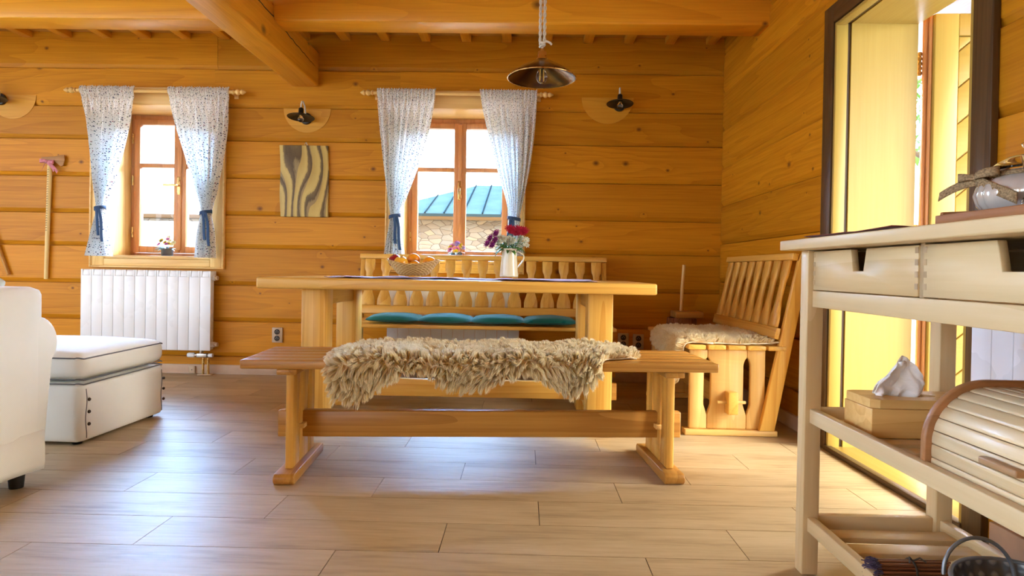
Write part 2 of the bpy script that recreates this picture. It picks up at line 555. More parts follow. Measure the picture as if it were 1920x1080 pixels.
# ceiling boards + battens
m = MB()
y = YO
while y < YB - .01:
    y2 = min(y + .16, YB)
    m.box(XL, XR, y + .002, y2 - .002, CZ + .0, CZ + .05); y += .16
ceil = m.build('ceiling', wood('ceiling_board', (.62, .30, .06), (.42, .16, .02), 0, knots=3.))
structure('c', ceil)
m = MB(); m.box(XL - .3, XR + .9, YO - .3, YB + .9, CZ + .055, CZ + .25)
m.build('roof_deck', M_grout, ceil)
for i in range(22):
    x = -4.92 + .298 * i
    if x > XR - .05: break
    m = MB(); m.box(x - .034, x + .034, YO, YB - .001, CZ - .045, CZ - .0005)
    m.build('batten', beamwood(1), ceil, bevel=.004)

# purlin (runs into the room) and the cross joists resting on it
m = MB(); m.box(-1.735, -1.54, YO, YB - .003, 2.142, 2.392)
pur = structure('b', m.build('trim_1', beamwood(1), bevel=.012))
def crack(parent, pts, w=.004):
    m = MB()
    rnd = random.Random(len(pts))
    fine = []
    for a, b in zip(pts, pts[1:]):
        for k in range(10):
            p = Vector(a).lerp(Vector(b), k / 10); p.z += rnd.uniform(-.004, .004); fine.append(p)
    n = len(fine)
    m.tube(fine, [w * math.sin(PI * (i + .5) / n) ** .4 for i in range(n)], 6)
    m.build('drying_crack', M_hole, parent)
crack(pur, [(-1.5405, 2.9, 2.355), (-1.5405, 3.35, 2.335), (-1.5405, 3.85, 2.318), (-1.5405, 4.2, 2.285), (-1.5405, 4.58, 2.262)])
for i, (y0, y1) in enumerate(((3.778, 3.966), (1.35, 1.54), (-1.2, -1.0))):
    m = MB(); m.box(XL, -1.7355, y0, y1, 2.297, CZ - .002); m.box(-1.7355, -1.5395, y0, y1, 2.393, CZ - .002); m.box(-1.5395, XR + .02, y0, y1, 2.297, CZ - .002)
    bmesh.ops.remove_doubles(m.bm, verts=m.bm.verts[:], dist=1e-5)
    jo = structure('b', m.build(f'trim_{2+i}', beamwood(0), bevel=.01))
    if i == 0: crack(jo, [(-3.9, 3.7785, 2.42), (-3.4, 3.7785, 2.432), (-2.9, 3.7785, 2.445), (-2.5, 3.7785, 2.46)], .005)

# skirting
m = MB(); m.box(XL, XR - .02, YB - .016, YB + .016, 0.001, .068)
structure('s', m.build('baseboard_back', M_baseboard, bevel=.003))
m = MB(); m.box(XR - .016, XR + .016, DY1 + .11, YB - .018, .001, .075)
m.box(XR - .016, XR + .016, YO, DY0 - .11, .001, .075)
structure('s', m.build('baseboard_right', M_baseboard, bevel=.003))

# ------------------------------------------------------------------ windows
def window(name, W):
    c, hw = W['c'], W['hw']
    YS = 4.93
    root = bpy.data.objects.new(name, None); root.location = (c, YS, WZ0); link(root); structure('w', root)
    P = lambda mb, nm, mt, **k: mb.build(nm, mt, root, world=True, **k)
    x0, x1 = c - hw, c + hw
    # lining boards (reveals), 20 mm
    m = MB(); m.box(x0 - .011, x0, YB - .001, YS + .05, WZ0, WZ1); P(m, 'lining', trimwood(2))
    m = MB(); m.box(x1, x1 + .011, YB - .001, YS + .05, WZ0, WZ1); P(m, 'lining', trimwood(2))
    m = MB(); m.box(x0 - .011, x1 + .011, YB - .001, YS + .05, WZ1, WZ1 + .011); P(m, 'lining', trimwood(0))
    m = MB(); m.box(x0 - .011, x1 + .011, YB - .012, YS + .05, WZ0 - .024, WZ0); P(m, 'sill', trimwood(0), bevel=.004)
    # casing, flat boards with a raised outer edge
    cw = .092
    def cas(a, b, z0, z1, ax):
        m = MB(); m.box(a, b, YB - .020, YB - .0005, z0, z1)
        return P(m, 'casing', trimwood(ax), bevel=.004)
    cas(x0 - cw, x0, WZ0 - .078, WZ1 + .115, 2); cas(x1, x1 + cw, WZ0 - .078, WZ1 + .115, 2)
    cas(x0, x1, WZ0 - .078, WZ0 - .025, 0); cas(x0, x1, WZ1, WZ1 + .115, 0)
    m = MB()
    e = .014
    m.box(x0 - cw - e, x0 - cw, YB - .030, YB - .0005, WZ0 - .078 - e, WZ1 + .115 + e)
    m.box(x1 + cw, x1 + cw + e, YB - .030, YB - .0005, WZ0 - .078 - e, WZ1 + .115 + e)
    m.box(x0 - cw, x1 + cw, YB - .030, YB - .0005, WZ0 - .078 - e, WZ0 - .0785)
    m.box(x0 - cw, x1 + cw, YB - .030, YB - .0005, WZ1 + .1155, WZ1 + .115 + e)
    P(m, 'casing_edge', trimwood(0), bevel=.004)
    # outer frame
    m = MB()
    fw = .030
    m.box(x0, x0 + fw, YS, YS + .06, WZ0, WZ1); m.box(x1 - fw, x1, YS, YS + .06, WZ0, WZ1)
    m.box(x0 + fw, x1 - fw, YS, YS + .06, WZ0, WZ0 + .025); m.box(x0 + fw, x1 - fw, YS, YS + .06, WZ1 - .035, WZ1)
    P(m, 'window_frame', winwood(2), bevel=.003)
    # two sashes
    for s in (-1, 1):
        a0 = x0 + fw + .002 if s < 0 else c + .002
        a1 = c - .002 if s < 0 else x1 - fw - .002
        z0, z1 = WZ0 + .027, WZ1 - .037
        sw = .046; mid = .046
        ms = MB()
        ms.box(a0, a0 + (sw if s < 0 else mid), YS - .018, YS + .04, z0, z1)
        ms.box(a1 - (mid if s < 0 else sw), a1, YS - .018, YS + .04, z0, z1)
        b0 = a0 + (sw if s < 0 else mid); b1 = a1 - (mid if s < 0 else sw)
        ms.box(b0, b1, YS - .018, YS + .04, z0, z0 + .052); ms.box(b0, b1, YS - .018, YS + .04, z1 - .042, z1)
        ms.box(b0, b1, YS - .012, YS + .036, 1.575, 1.607)
        sash = P(ms, 'sash', winwood(2), bevel=.005)
        for za, zb in ((z0 + .052, 1.575), (1.607, z1 - .042)):
            mp = MB(); mp.box(b0 - .004, b1 + .004, YS + .010, YS + .014, za - .004, zb + .004)
            o = mp.build('pane', M_pane, sash)
            o.matrix_parent_inverse = Matrix.Identity(4)
            o.data.transform(Matrix.Translation(root.location).inverted())
    # cover strip, latch and hinges
    m = MB(); m.box(c - .016, c + .016, YS - .030, YS - .0185, WZ0 + .05, WZ1 - .05); P(m, 'cover_strip', winwood(2), bevel=.005)
    m = MB(); m.box(c - .013, c + .013, YS - .036, YS - .0305, 1.36, 1.50); m.cyl((c, YS - .036, 1.43), (c, YS - .075, 1.43), .009, n=12)
    m.box(c - .10 if name == 'window_1' else c - .008, c + .008, YS - .082, YS - .070, 1.422, 1.438) if name == 'window_1' else m.box(c - .008, c + .008, YS - .082, YS - .070, 1.34, 1.438)
    P(m, 'handle', M_brass, bevel=.002)
    for z in (1.06, 1.47, 1.80):
        m = MB(); m.cyl((x0 + fw - .003, YS - .023, z - .04), (x0 + fw - .003, YS - .023, z + .04), .006, n=10); P(m, 'hinge', M_brass)
    return root
window('window_1', W1)
window('window_2', W2)

# ------------------------------------------------------------------ door in the right wall
def door():
    root = bpy.data.objects.new('door_1', None); root.location = (XR, DY1, 0); link(root); structure('d', root)
    P = lambda mb, nm, mt, par=None, **k: mb.build(nm, mt, root, world=True, **k)
    xo = 1.80
    cwid = .088
    # dark casing on the room side
    m = MB(); m.box(XR - .024, XR - .0005, DY1, DY1 + cwid, .001, DZ + cwid); P(m, 'casing', darkwood(2), bevel=.003)
    m = MB(); m.box(XR - .024, XR - .0005, DY0 - cwid, DY0, .001, DZ + cwid); P(m, 'casing', darkwood(2), bevel=.003)
    m = MB(); m.box(XR - .024, XR - .0005, DY0, DY1, DZ, DZ + cwid); P(m, 'casing', darkwood(1), bevel=.003)
    # inner dark frame with a yellow bead in front of it
    m = MB()
    m.box(XR, XR + .055, DY1 - .004, DY1 + .012, .001, DZ + .012); m.box(XR, XR + .055, DY0 - .012, DY0 + .004, .001, DZ + .012)
    m.box(XR, XR + .055, DY0 + .004, DY1 - .004, DZ - .004, DZ + .012); P(m, 'inner_frame', darkwood(2))
    m = MB()
    m.box(XR - .018, XR + .036, DY1 - .020, DY1 - .0045, .001, DZ - .004); m.box(XR - .018, XR + .036, DY0 + .0045, DY0 + .020, .001, DZ - .004)
    m.box(XR - .018, XR + .024, DY0 + .020, DY1 - .020, DZ - .020, DZ - .0045); P(m, 'bead', yellowwood(2), bevel=.003)
    # deep yellow reveals
    m = MB(); m.box(XR + .056, xo, DY1 - .012, DY1 + .012, .016, DZ + .012); P(m, 'reveal', yellowwood(2))
    m = MB(); m.box(XR + .056, xo, DY0 - .012, DY0 + .012, .016, DZ + .012); P(m, 'reveal', yellowwood(2))
    m = MB(); m.box(XR + .056, xo, DY0 + .012, DY1 - .012, DZ - .008, DZ + .014); P(m, 'reveal', yellowwood(1))
    m = MB(); m.box(XR + .005, xo + .05, DY0 - .012, DY1 + .012, .001, .016); P(m, 'threshold', yellowwood(1), bevel=.004)
    m = MB(); m.box(XR - .030, XR + .004, DY0 - .002, DY1 + .002, .0005, .022); P(m, 'threshold_bar', darkwood(1), bevel=.004)
    # the leaf, swung open to the outside about the far edge
    hx, hy = 1.845, DY1 + .012
    A = Matrix.Translation((hx, hy, 0)) @ Matrix.Rotation(math.radians(-2), 4, 'Z')
    L, T, z0, z1 = .93, .062, .03, 2.005
    leaf = MB()
    leaf.box(0, L, -T - .0, 0, z0, z1, M=A)
    lf = leaf.build('door_leaf', yellowwood(2), root, world=True, bevel=.003)
    def sub(mb, nm, mt, **k):
        o = mb.build(nm, mt, lf, **k)
        o.data.transform(Matrix.Translation(root.location).inverted())
        return o
    # rebated red-brown edge
    s = MB()
    s.box(-.012, -.0002, -.018, .0, z0, z1, M=A); s.box(-.022, -.0002, -.042, -.024, z0, z1, M=A); s.box(-.012, -.0002, -T, -.048, z0, z1, M=A)
    sub(s, 'edge_strip', winwood(2), bevel=.003)
    # framed panel with diagonal boarding
    s = MB()
    fr = .105
    s.box(.0, fr, -T - .016, -T - .0003, z0, z1, M=A); s.box(L - fr, L, -T - .016, -T - .0003, z0, z1, M=A)
    s.box(fr, L - fr, -T - .016, -T - .0003, z1 - .10, z1, M=A); s.box(fr, L - fr, -T - .016, -T - .0003, z0, z0 + .14, M=A)
    sub(s, 'frame', yellowwood(2), bevel=.004)
    s = MB()
    z = z0 - .5
    while z < z1:
        # diagonal board, clipped to the panel
        a = [(fr + .004, z), (L - fr - .004, z + (L - 2*fr) * .86)]
        za, zb = z, z + .158
        poly = []
        for (x, zz) in ((fr + .004, za), (L - fr - .004, za + (L-2*fr)*.86), (L - fr - .004, zb + (L-2*fr)*.86), (fr + .004, zb)):
            poly.append((x, zz))
        # clip in z
        def clip(pl, lim, up):
            out = []
            for i in range(len(pl)):
                p, q = pl[i], pl[(i+1) % len(pl)]
                pin = p[1] <= lim if up else p[1] >= lim
                qin = q[1] <= lim if up else q[1] >= lim
                if pin: out.append(p)
                if pin != qin:
                    t = (lim - p[1]) / (q[1] - p[1]); out.append((p[0] + (q[0]-p[0])*t, lim))
            return out
        poly = clip(poly, z1 - .104, True)
        if len(poly) > 2: poly = clip(poly, z0 + .144, False)
        if len(poly) > 2: s.prism(poly, 1, -T - .010, -T - .0004, M=A)
        z += .165
    sub(s, 'diagonal_boards', yellowwood(0), bevel=.003)
    for z in (1.80, 1.0, .2):
        s = MB(); s.cyl((hx - .022, hy - .030 + .03, z - .055), (hx - .022, hy, z + .055), .0075, n=12)
        for k in range(5): s.cyl((hx - .022, hy, z - .05 + k*.022), (hx - .022, hy, z - .036 + k*.022), .010, n=12)
        P(s, 'hinge', M_brass)
door()

# ------------------------------------------------------------------ tables and benches
def simple(mb, nm, mt, par, **k): return mb.build(nm, mt, par, **k)

def dining_table():
    t = thing('dining_table', 'long honey pine dining table with thick top in the middle of the room', 'table', (-.325, 3.42, 0))
    P = lambda mb, nm, mt, **k: mb.build(nm, mt, t, world=True, **k)
    m = MB()
    n = 5; y0, y1 = 2.985, 3.855
    m.box(-1.285, .637, y0, y1, .703, .757); P(m, 'tabletop', pine(0), bevel=.010, seg=3)
    for x0, x1 in ((-1.090, -.975), (.318, .440)):
        for ya, yb in ((3.06, 3.20), (3.64, 3.78)):
            m = MB(); m.box(x0, x1, ya, yb, .001, .702); P(m, 'leg', pine(2), bevel=.006)
        m = MB(); m.box(x0 + .02, x1 - .02, 3.2005, 3.6395, .08, .22); P(m, 'cross_rail', pine(1), bevel=.004)
        m = MB(); m.box(x0 + .015, x1 - .015, 3.2005, 3.6395, .62, .702); P(m, 'cross_rail', pine(1), bevel=.004)
    m = MB(); m.box(-1.16, .515, 3.395, 3.435, .115, .208); P(m, 'stretcher', pine(0), bevel=.004)
    return t
dining_table()

def bench():
    t = thing('slatted_bench', 'backless trestle bench with five seat slats in front of the dining table', 'bench', (-.157, 2.565, 0), .072)
    hl = .905
    for k in range(5):
        y = -.205 + k * .083
        m = MB(); m.box(-hl, hl, y, y + .075, .428, .462); m.build('seat_slat', benchdark(0), t, bevel=.006, seg=3)
    for s in (-1, 1):
        xc = s * .735
        # board with two long slots: three strips with a shaped gap between them
        def gap(z):
            u = (z - .10) / .27
            return .0011 if u <= 0 or u >= 1 else .0011 + .0125 * math.sin(PI * u) ** .6
        zs = [.041 + (.405 - .041) * i / 40 for i in range(41)]
        edges = []
        ys = [-.155, -.062, .062, .155]
        m = MB()
        for i in range(3):
            a, b = ys[i], ys[i+1]
            L = [(a + (gap(z) if i > 0 else 0), z) for z in zs]
            R = [(b - (gap(z) if i < 2 else 0), z) for z in zs]
            m.prism(L + R[::-1], 0, xc - .014, xc + .014)
        m.build('trestle_board', pine(2), t, bevel=.003, seg=1)
        m = MB(); m.box(xc - .038, xc + .038, -.20, .20, .4052, .4275); m.build('batten', benchdark(1), t, bevel=.004)
        m = MB()
        pr = [(-.225, .012), (-.215, .001), (.215, .001), (.225, .012), (.225, .03), (.213, .0405), (-.213, .0405), (-.225, .03)]
        m.prism(pr, 0, xc - .0385, xc + .0385); m.build('foot', benchdark(1), t, bevel=.004)
        m = MB(); m.prism([(xc - s*.018 - .012*1, .172), (xc - s*.018 + .012, .172), (xc - s*.018 + .012, .19), (xc - s*.018 - .012, .19)], 1, -.062, .062)
        m.build('wedge', pinepale(1), t, bevel=.002)
    m = MB(); m.box(-.82, .82, -.022, .022, .128, .234); m.build('stretcher', benchdark(0), t, bevel=.005)
    return t
BENCH = bench()

def corner_bench(name, label, M, L, back_tilt, H, group):
    """local frame: x along the seat (0..L), y from seat front (0) to the back, z up"""
    t = thing(name, label, 'bench', M.translation, M.to_euler().z, group)
    D = .50
    # seat slats
    for k in range(5):
        y = k * .099
        m = MB(); m.box(-.02, L + .02, y, y + .088, .432, .455); m.build('seat_slat', pine(0), t, bevel=.005, seg=3)
    hy0 = .36       # slanted post foot
    def post_y(z): return hy0 + (z - .03) * (.545 - .36) / (H - .03)
    for xe in (.03, L - .03):
        # end panel of three boards with keyhole gaps
        def gap(z):
            u = (z - .10) / .29
            if u <= 0 or u >= 1: return .0011
            return .0011 + .017 * min(1, (u / .18)) * min(1, ((1 - u) / .12)) ** .5
        zs = [.031 + (.431 - .031) * i / 40 for i in range(41)]
        ys = [.02, .108, .305, .395]
        m = MB()
        for i in range(3):
            L_ = [(ys[i] + (gap(z) if i > 0 else 0), z) for z in zs]
            R_ = [(ys[i+1] - (gap(z) if i < 2 else 0), z) for z in zs]
            m.prism(L_ + R_[::-1], 0, xe - .014, xe + .014)
        m.build('end_board', pinepale(2), t, bevel=.003, seg=1)
        m = MB(); m.box(xe - .035, xe + .035, -.005, .455, .001, .030); m.build('foot', pinepale(1), t, bevel=.004)
        s = -1 if xe < L / 2 else 1
        m = MB()
        x0, x1 = (xe + s * .0145, xe + s * .046)
        x0, x1 = min(x0, x1), max(x0, x1)
        m.prism([(post_y(.031), .031), (post_y(.031) + .075, .031), (post_y(H) + .055, H), (post_y(H), H)], 0, x0, x1)
        m.build('back_post', pine(2), t, bevel=.004)
        # through tenon
        m = MB(); m.prism([(.195, .115), (.245, .115), (.245, .225), (.195, .225)], 0, min(xe + s*.0145, xe + s*.075), max(xe + s*.0145, xe + s*.075)); m.build('tenon', pine(0), t, bevel=.004)
        m = MB(); m.box(min(xe + s*.035, xe + s*.050), max(xe + s*.035, xe + s*.050), .15, .29, .165, .18); m.build('wedge', pinepale(1), t, bevel=.002)
    m = MB(); m.box(.045, L - .045, .20, .24, .12, .22); m.build('stretcher', pine(0), t, bevel=.004)
    # backrest, leaning with the posts
    ang = math.atan2(.545 - .36, H - .03)
    B = Matrix.Translation((0, post_y(.46) - .006, .46)) @ Matrix.Rotation(-ang, 4, 'X')
    hb = (H - .46) / math.cos(ang)
    m = MB(); m.box(-.016, L + .016, -.030, .0, hb - .034, hb, M=B); m.build('top_rail', pine(0), t, bevel=.004)
    m = MB(); m.box(-.016, L + .016, -.027, -.004, .028, .085, M=B); m.build('lower_rail', pine(0), t, bevel=.004)
    ns = max(3, round(L / .116)); pitch = (L - .0) / ns
    g = [(.085, .010), (.13, .011), (.19, .029), (.23, .036), (.30, .036), (.325, .033), (.345, .024), (.40, .022), (.5, .022)]
    zs = [.0855 + (hb - .035 - .0855) * i / 36 for i in range(37)]
    for k in range(ns):
        xa, xb = k * pitch, (k + 1) * pitch
        L_ = [(xa + sinterp(g, z), z) for z in zs]; R_ = [(xb - sinterp(g, z), z) for z in zs]
        m = MB(); m.prism(L_ + R_[::-1], 1, -.024, -.008, M=B); m.build('baluster', pine(2), t, bevel=.003, seg=1)
    return t

# back bench: seat faces -Y, along +X
corner_bench('corner_bench', 'long pine bench with baluster back under the right window, behind the table', Matrix.Translation((-1.15, 3.935, 0)), 1.72, 0, .905, 'pine benches with baluster backs')
# side bench: seat faces -X, running away from the camera; local x -> -Y
CB = Matrix.Translation((.825, 4.13, 0)) @ Matrix.Rotation(-PI/2, 4, 'Z')
corner_bench('corner_bench', 'short pine bench with baluster back against the right wall beside the door', CB, .985, 0, .915, 'pine benches with baluster backs')

# teal cushion on the back bench
def seat_cushion():
    t = MB()
    x0, x1 = -1.0, .34; y0, y1 = 3.955, 4.24
    n = 4
    def top(u, v, s):
        x = x0 + (x1 - x0) * u; y = y0 + (y1 - y0) * v
        k = (u * n) % 1.0
        seg = abs(math.sin(PI * u * n)) ** .45
        e = (max(0, 1 - (2*v - 1) ** 2)) ** .4
        tuft = 1
        h = .030 * seg * e + .010 * e
        wr = .003 * mnoise.noise((x * 12, y * 9, 3.))
        return (x, y + (.006 * math.sin(u * 30)), .4805 + s * (h * (1.0 if s > 0 else .55) + (wr if s > 0 else 0)))
    g = t.grid(lambda u, v: top(u, v, 1), 64, 16); g2 = t.grid(lambda u, v: top(u, v, -1), 64, 16)
    bmesh.ops.remove_doubles(t.bm, verts=t.bm.verts[:], dist=.0006)
    o = t.build('seat_cushion', M_teal, None, smooth=60)
    tag(o, 'long teal quilted seat cushion lying on the bench behind the table', 'cushion')
seat_cushion()

# ------------------------------------------------------------------ sheepskins
import itertools
def fleece(name, label, cat, pos, nu, nv, mask, count, flen, wid, seed, clump=26, lie=.35):
    """pos(u, v) -> Vector on the hide; mask(u, v) -> inside?  Locks of wool grow from the hide."""
    rnd = random.Random(seed)
    base = MB()
    base.grid(pos, nu, nv)
    # drop faces outside the outline
    bad = []
    base.bm.faces.ensure_lookup_table()
    for idx, f in enumerate(base.bm.faces):
        j, i = divmod(idx, nu)
        if not mask((i + .5) / nu, (j + .5) / nv): bad.append(f)
    bmesh.ops.delete(base.bm, geom=bad, context='FACES')
    hide = base.build(name, M_hide, None, smooth=80, solid=.006)
    tag(hide, label, cat)
    verts, faces, rn, al, nrm = [], [], [], [], []
    e = .004
    def frame(u, v):
        p = Vector(pos(u, v)); du = Vector(pos(min(1, u + e), v)) - Vector(pos(max(0, u - e), v)); dv = Vector(pos(u, min(1, v + e))) - Vector(pos(u, max(0, v - e)))
        n = du.cross(dv)
        if n.length < 1e-9: n = Vector((0, 0, 1))
        n.normalize()
        if n.z < -.25 : n = -n
        return p, n, du.normalized() if du.length > 0 else Vector((1,0,0)), dv.normalized() if dv.length > 0 else Vector((0,1,0))
    cl = {}
    made = 0; tries = 0
    cen = Vector(pos(.5, .3))
    while made < count and tries < count * 5:
        tries += 1
        u, v = rnd.random(), rnd.random()
        if not mask(u, v): continue
        p, n, du, dv = frame(u, v)
        if n.y > .5 and abs(n.z) < .3: n = -n
        key = (int(u * clump * 1.9 + .5 * math.sin(v * 40)), int(v * clump + .5 * math.sin(u * 70)))
        if key not in cl:
            a = rnd.uniform(0, 2*PI)
            fl = mnoise.noise((p.x * 7 + seed, p.y * 7, p.z * 7)); f2 = mnoise.noise((p.x * 7, p.y * 7 + 9.2, p.z * 7 + seed))
            d = n * 1.0 + du * (fl * 1.3 + rnd.uniform(-.25, .25)) + dv * (.45 + f2 * .9 + rnd.uniform(-.2, .2)) * (lie + .65)
            eu = max(0, (u - .90) / .10) - max(0, (.08 - u) / .08)
            ev = -max(0, (.10 - v) / .10) + max(0, (v - .92) / .08) * .8
            d = d + du * eu * 1.3 + dv * ev * 1.6
            d.normalize()
            ln = flen * rnd.uniform(.75, 1.2)
            root = Vector(p)
            cl[key] = (root, d, ln, rnd.uniform(0, .55))
        cr, cd, cln, ctone = cl[key]
        tipc = cr + cd * cln
        d0 = (n * .6 + cd * .9 + Vector((rnd.uniform(-.35, .35), rnd.uniform(-.35, .35), rnd.uniform(-.2, .35)))).normalized()
        ln = flen * rnd.uniform(.6, 1.05)
        tip = p + d0 * ln
        tip = tip.lerp(tipc, rnd.uniform(.40, .72))
        tip.z -= (.10 + max(0, .55 * (.06 - u) / .06, .2 * (u - .95) / .05)) * flen
        mid = p.lerp(tip, .5) + n * ln * .16 + Vector((rnd.uniform(-1, 1), rnd.uniform(-1, 1), rnd.uniform(-1, 1))) * .004
        side = (tip - p).cross(Vector((rnd.uniform(-1, 1), rnd.uniform(-1, 1), rnd.uniform(-1, 1))))
        if side.length < 1e-6: continue
        side.normalize(); w = wid * rnd.uniform(.7, 1.3)
        b = len(verts)
        q1 = p.lerp(mid, .6)
        q2 = mid.lerp(tip, .45)
        verts += [p - side*w*.6, p + side*w*.6, q1 - side*w, q1 + side*w, q2 - side*w*.7, q2 + side*w*.7, tip]
        faces += [(b, b+1, b+3, b+2), (b+2, b+3, b+5, b+4), (b+4, b+5, b+6)]
        tone = ctone + rnd.uniform(0, .45)
        nn = (n * 1.0 + d0 * .5).normalized(); nrm += [tuple(nn)] * 7
        rn += [tone] * 7; al += [0, 0, .45, .45, .85, .85, 1.]
        made += 1
    me = bpy.data.meshes.new('wool')
    me.from_pydata([tuple(v) for v in verts], [], faces)
    a1 = me.attributes.new('rnd', 'FLOAT', 'POINT'); a1.data.foreach_set('value', rn)
    a2 = me.attributes.new('along', 'FLOAT', 'POINT'); a2.data.foreach_set('value', al)
    me.materials.append(M_fur)
    me.polygons.foreach_set('use_smooth', [True] * len(me.polygons))
    o = bpy.data.objects.new('wool', me); link(o, hide); o['kind'] = 'stuff'
    return hide

BM = Matrix.Translation((-.157, 2.565, 0)) @ Matrix.Rotation(.072, 4, 'Z')
_drop = [(-.60, .02), (-.575, .09), (-.53, .115), (-.475, .135), (-.42, .105), (-.37, .065), (-.31, .035), (-.255, .022), (-.19, .042), (-.12, .078), (-.05, .085), (.03, .07), (.09, .045), (.135, .024), (.165, .018), (.20, .035), (.26, .07), (.31, .095), (.36, .095), (.405, .065), (.44, .02), (.46, -.02), (.50, -.075), (.62, -.085)]
_back = [(-.60, .05), (-.55, .10), (-.48, .15), (-.38, .175), (-.1, .17), (.1, .18), (.30, .175), (.45, .15), (.56, .125), (.62, .085)]
def sheep1(u, v):
    x = -.585 + 1.195 * u
    d = sinterp(_drop, x); vb = sinterp(_back, x)
    lump = .012 * mnoise.noise((x * 9, v * 6, 1.3)) + .014 * abs(mnoise.noise((x * 4.2, v * 3, 7.7)))
    yf = -.212
    flat = vb - yf
    L = flat + d
    s = v * L
    rr = .03
    if s <= flat - rr or d < 0:
        y = vb - min(s, flat + min(0, d)); z = .468 + lump
    else:
        q = s - (flat - rr)
        arc = rr * PI / 2
        if q < arc:
            a = q / rr; y = yf + rr - rr * math.sin(a) - .004; z = .468 - rr + rr * math.cos(a) + lump * (1 - q / arc)
        else:
            y = yf - .004 - (q - arc) * .10 - .012 * math.sin(x * 16) * min(1, (q - arc) / .05); z = .468 - rr - (q - arc)
    return BM @ Vector((x, y, z))
def mask1(u, v):
    x = -.585 + 1.195 * u
    e = min(1, (u / .03)) * min(1, (1 - u) / .035)
    return abs(v - .5) < .5 * (.55 + .45 * e ** .5)
fleece('sheepskin', 'shaggy cream sheepskin draped over the backless bench in front of the table', 'sheepskin', sheep1, 90, 36, mask1, 70000, .049, .0019, 5)

_drop2 = [(3.13, .05), (3.16, .14), (3.21, .20), (3.28, .17), (3.36, .08), (3.5, .06), (3.7, .05), (3.84, .03)]
def sheep2(u, v):
    y = 3.135 + .70 * u
    d = interp(_drop2, y)
    xb = 1.265 - .05 * math.sin(u * 9)
    xf = .812
    lump = .016 * abs(mnoise.noise((y * 5, v * 4, 2.3)))
    flat = xb - xf; L = flat + d; s = v * L; rr = .03
    if s <= flat - rr: return Vector((xb - s, y, .462 + lump))
    q = s - (flat - rr); arc = rr * PI / 2
    if q < arc:
        a = q / rr; return Vector((xf + rr - rr * math.sin(a) - .003, y, .462 - rr + rr * math.cos(a) + lump * (1 - q/arc)))
    return Vector((xf - .003 - (q - arc) * .08, y, .462 - rr - (q - arc)))
fleece('sheepskin', 'pale cream sheepskin spread on the side bench against the right wall', 'sheepskin', sheep2, 60, 36, lambda u, v: u > .022 + .016 * math.sin(v * 17), 36000, .047, .0019, 9)

# ------------------------------------------------------------------ table runner, basket, fruit, pitcher
def cloth_strip(name, label, cat, x0, x1, y0, y1, z, amp, mat, seed, nu=70, nv=14, th=.002):
    m = MB()
    def f(u, v):
        x = lerp(x0, x1, u); y = lerp(y0, y1, v)
        w = amp * (abs(mnoise.noise((x * 5 + seed, y * 7, 0))) + .5 * abs(mnoise.noise((x * 13, y * 5 + seed, 4))))
        return (x, y, z + .002 + w)
    m.grid(f, nu, nv)
    o = m.build(name, mat, None, smooth=70, solid=th)
    return tag(o, label, cat)
M_runner = fabric('lilac_runner', (.42, .30, .42), amt=.35)
cloth_strip('table_runner', 'lilac grey cloth runner lying along the dining table', 'table runner', -.98, .36, 3.06, 3.44, .7575, .012, M_runner, 3)

def wicker_mat():
    t = NT('wicker')
    tc = t.n('TexCoord')
    sp = t.n('SeparateXYZ'); t.l(tc.outputs['Object'], sp.inputs[0])
    ang = t.math('ARCTAN2', sp.outputs[1], sp.outputs[0])
    row = t.math('MULTIPLY', sp.outputs[2], 170.)
    st = t.math('MULTIPLY', ang, 21.)
    par = t.math('MULTIPLY', t.math('FLOOR', row), PI)
    w = t.math('SINE', t.math('ADD', t.math('MULTIPLY', st, 1.), par))
    rr = t.math('SINE', t.math('MULTIPLY', t.math('FRACT', row), PI))
    h = t.math('MULTIPLY', rr, t.math('MULTIPLY_ADD', w, .4, .6))
    c = t.ramp(h, [(.0, (.40, .19, .05)), (.35, (.74, .46, .14)), (.9, (.90, .66, .30))])
    t.bsdf(c, .5, .35, bump=h, bstr=.9, bdist=.004)
    return t.m
M_wicker = wicker_mat()
def basket():
    t = thing('fruit_basket', 'flared wicker fruit basket on the table', 'basket', (-.583, 3.30, .774))
    def ob(a, z): return 0
    m = MB()
    n = 56
    prof = [(0, .0), (.50, .0), (.60, .006), (.74, .026), (.90, .052), (1.0, .068), (.965, .069), (.86, .052), (.70, .026), (.56, .010), (0, .008)]
    S = Matrix.Diagonal((.135, .105, 1, 1))
    def rim(a, z): return .03 * math.cos(4 * a) * (z / .07) + .012 * math.sin(n/2*a)
    m.lathe(prof, n=n*2, M=S, ribs=rim)
    for v in m.bm.verts:
        a = math.atan2(v.co.y / .105, v.co.x / .135)
        v.co.z += .012 * math.cos(2*a) * max(0, v.co.z) / .07
    m.build('woven_body', M_wicker, t, smooth=50)
    m = MB()
    for ph in (0, PI):
        pts = []
        for k in range(160):
            a = 2*PI*k/160
            q = 1 + .03 * math.cos(4*a)
            lift = .012 * math.cos(2*a)
            pts.append((.133*q*math.cos(a), .103*q*math.sin(a), .070 + -.001 + .003*math.sin(28*a + ph) + lift))
        m.tube(pts, .0036, 6, closed=True)
    m.build('braided_rim', M_wicker, t, smooth=60)
basket()
def fruit_mat(name, c1, c2, sc=9., rough=.3, bstr=.0, bsc=200):
    t = NT(name); tc = t.n('TexCoord')
    nz = t.noise(tc.outputs['Object'], sc, 2, .5, .4); pn = t.noise(tc.outputs['Object'], bsc, 2, .5)
    t.bsdf(t.ramp(nz, [(.38, c1), (.62, c2)]), rough, .5, bump=pn, bstr=bstr, bdist=.001, coat=.15)
    return t.m
M_redapple = fruit_mat('red_apple', (.36, .012, .02), (.24, .01, .015)); M_yelapple = fruit_mat('yellow_apple', (.86, .52, .04), (.80, .34, .03), 7.)
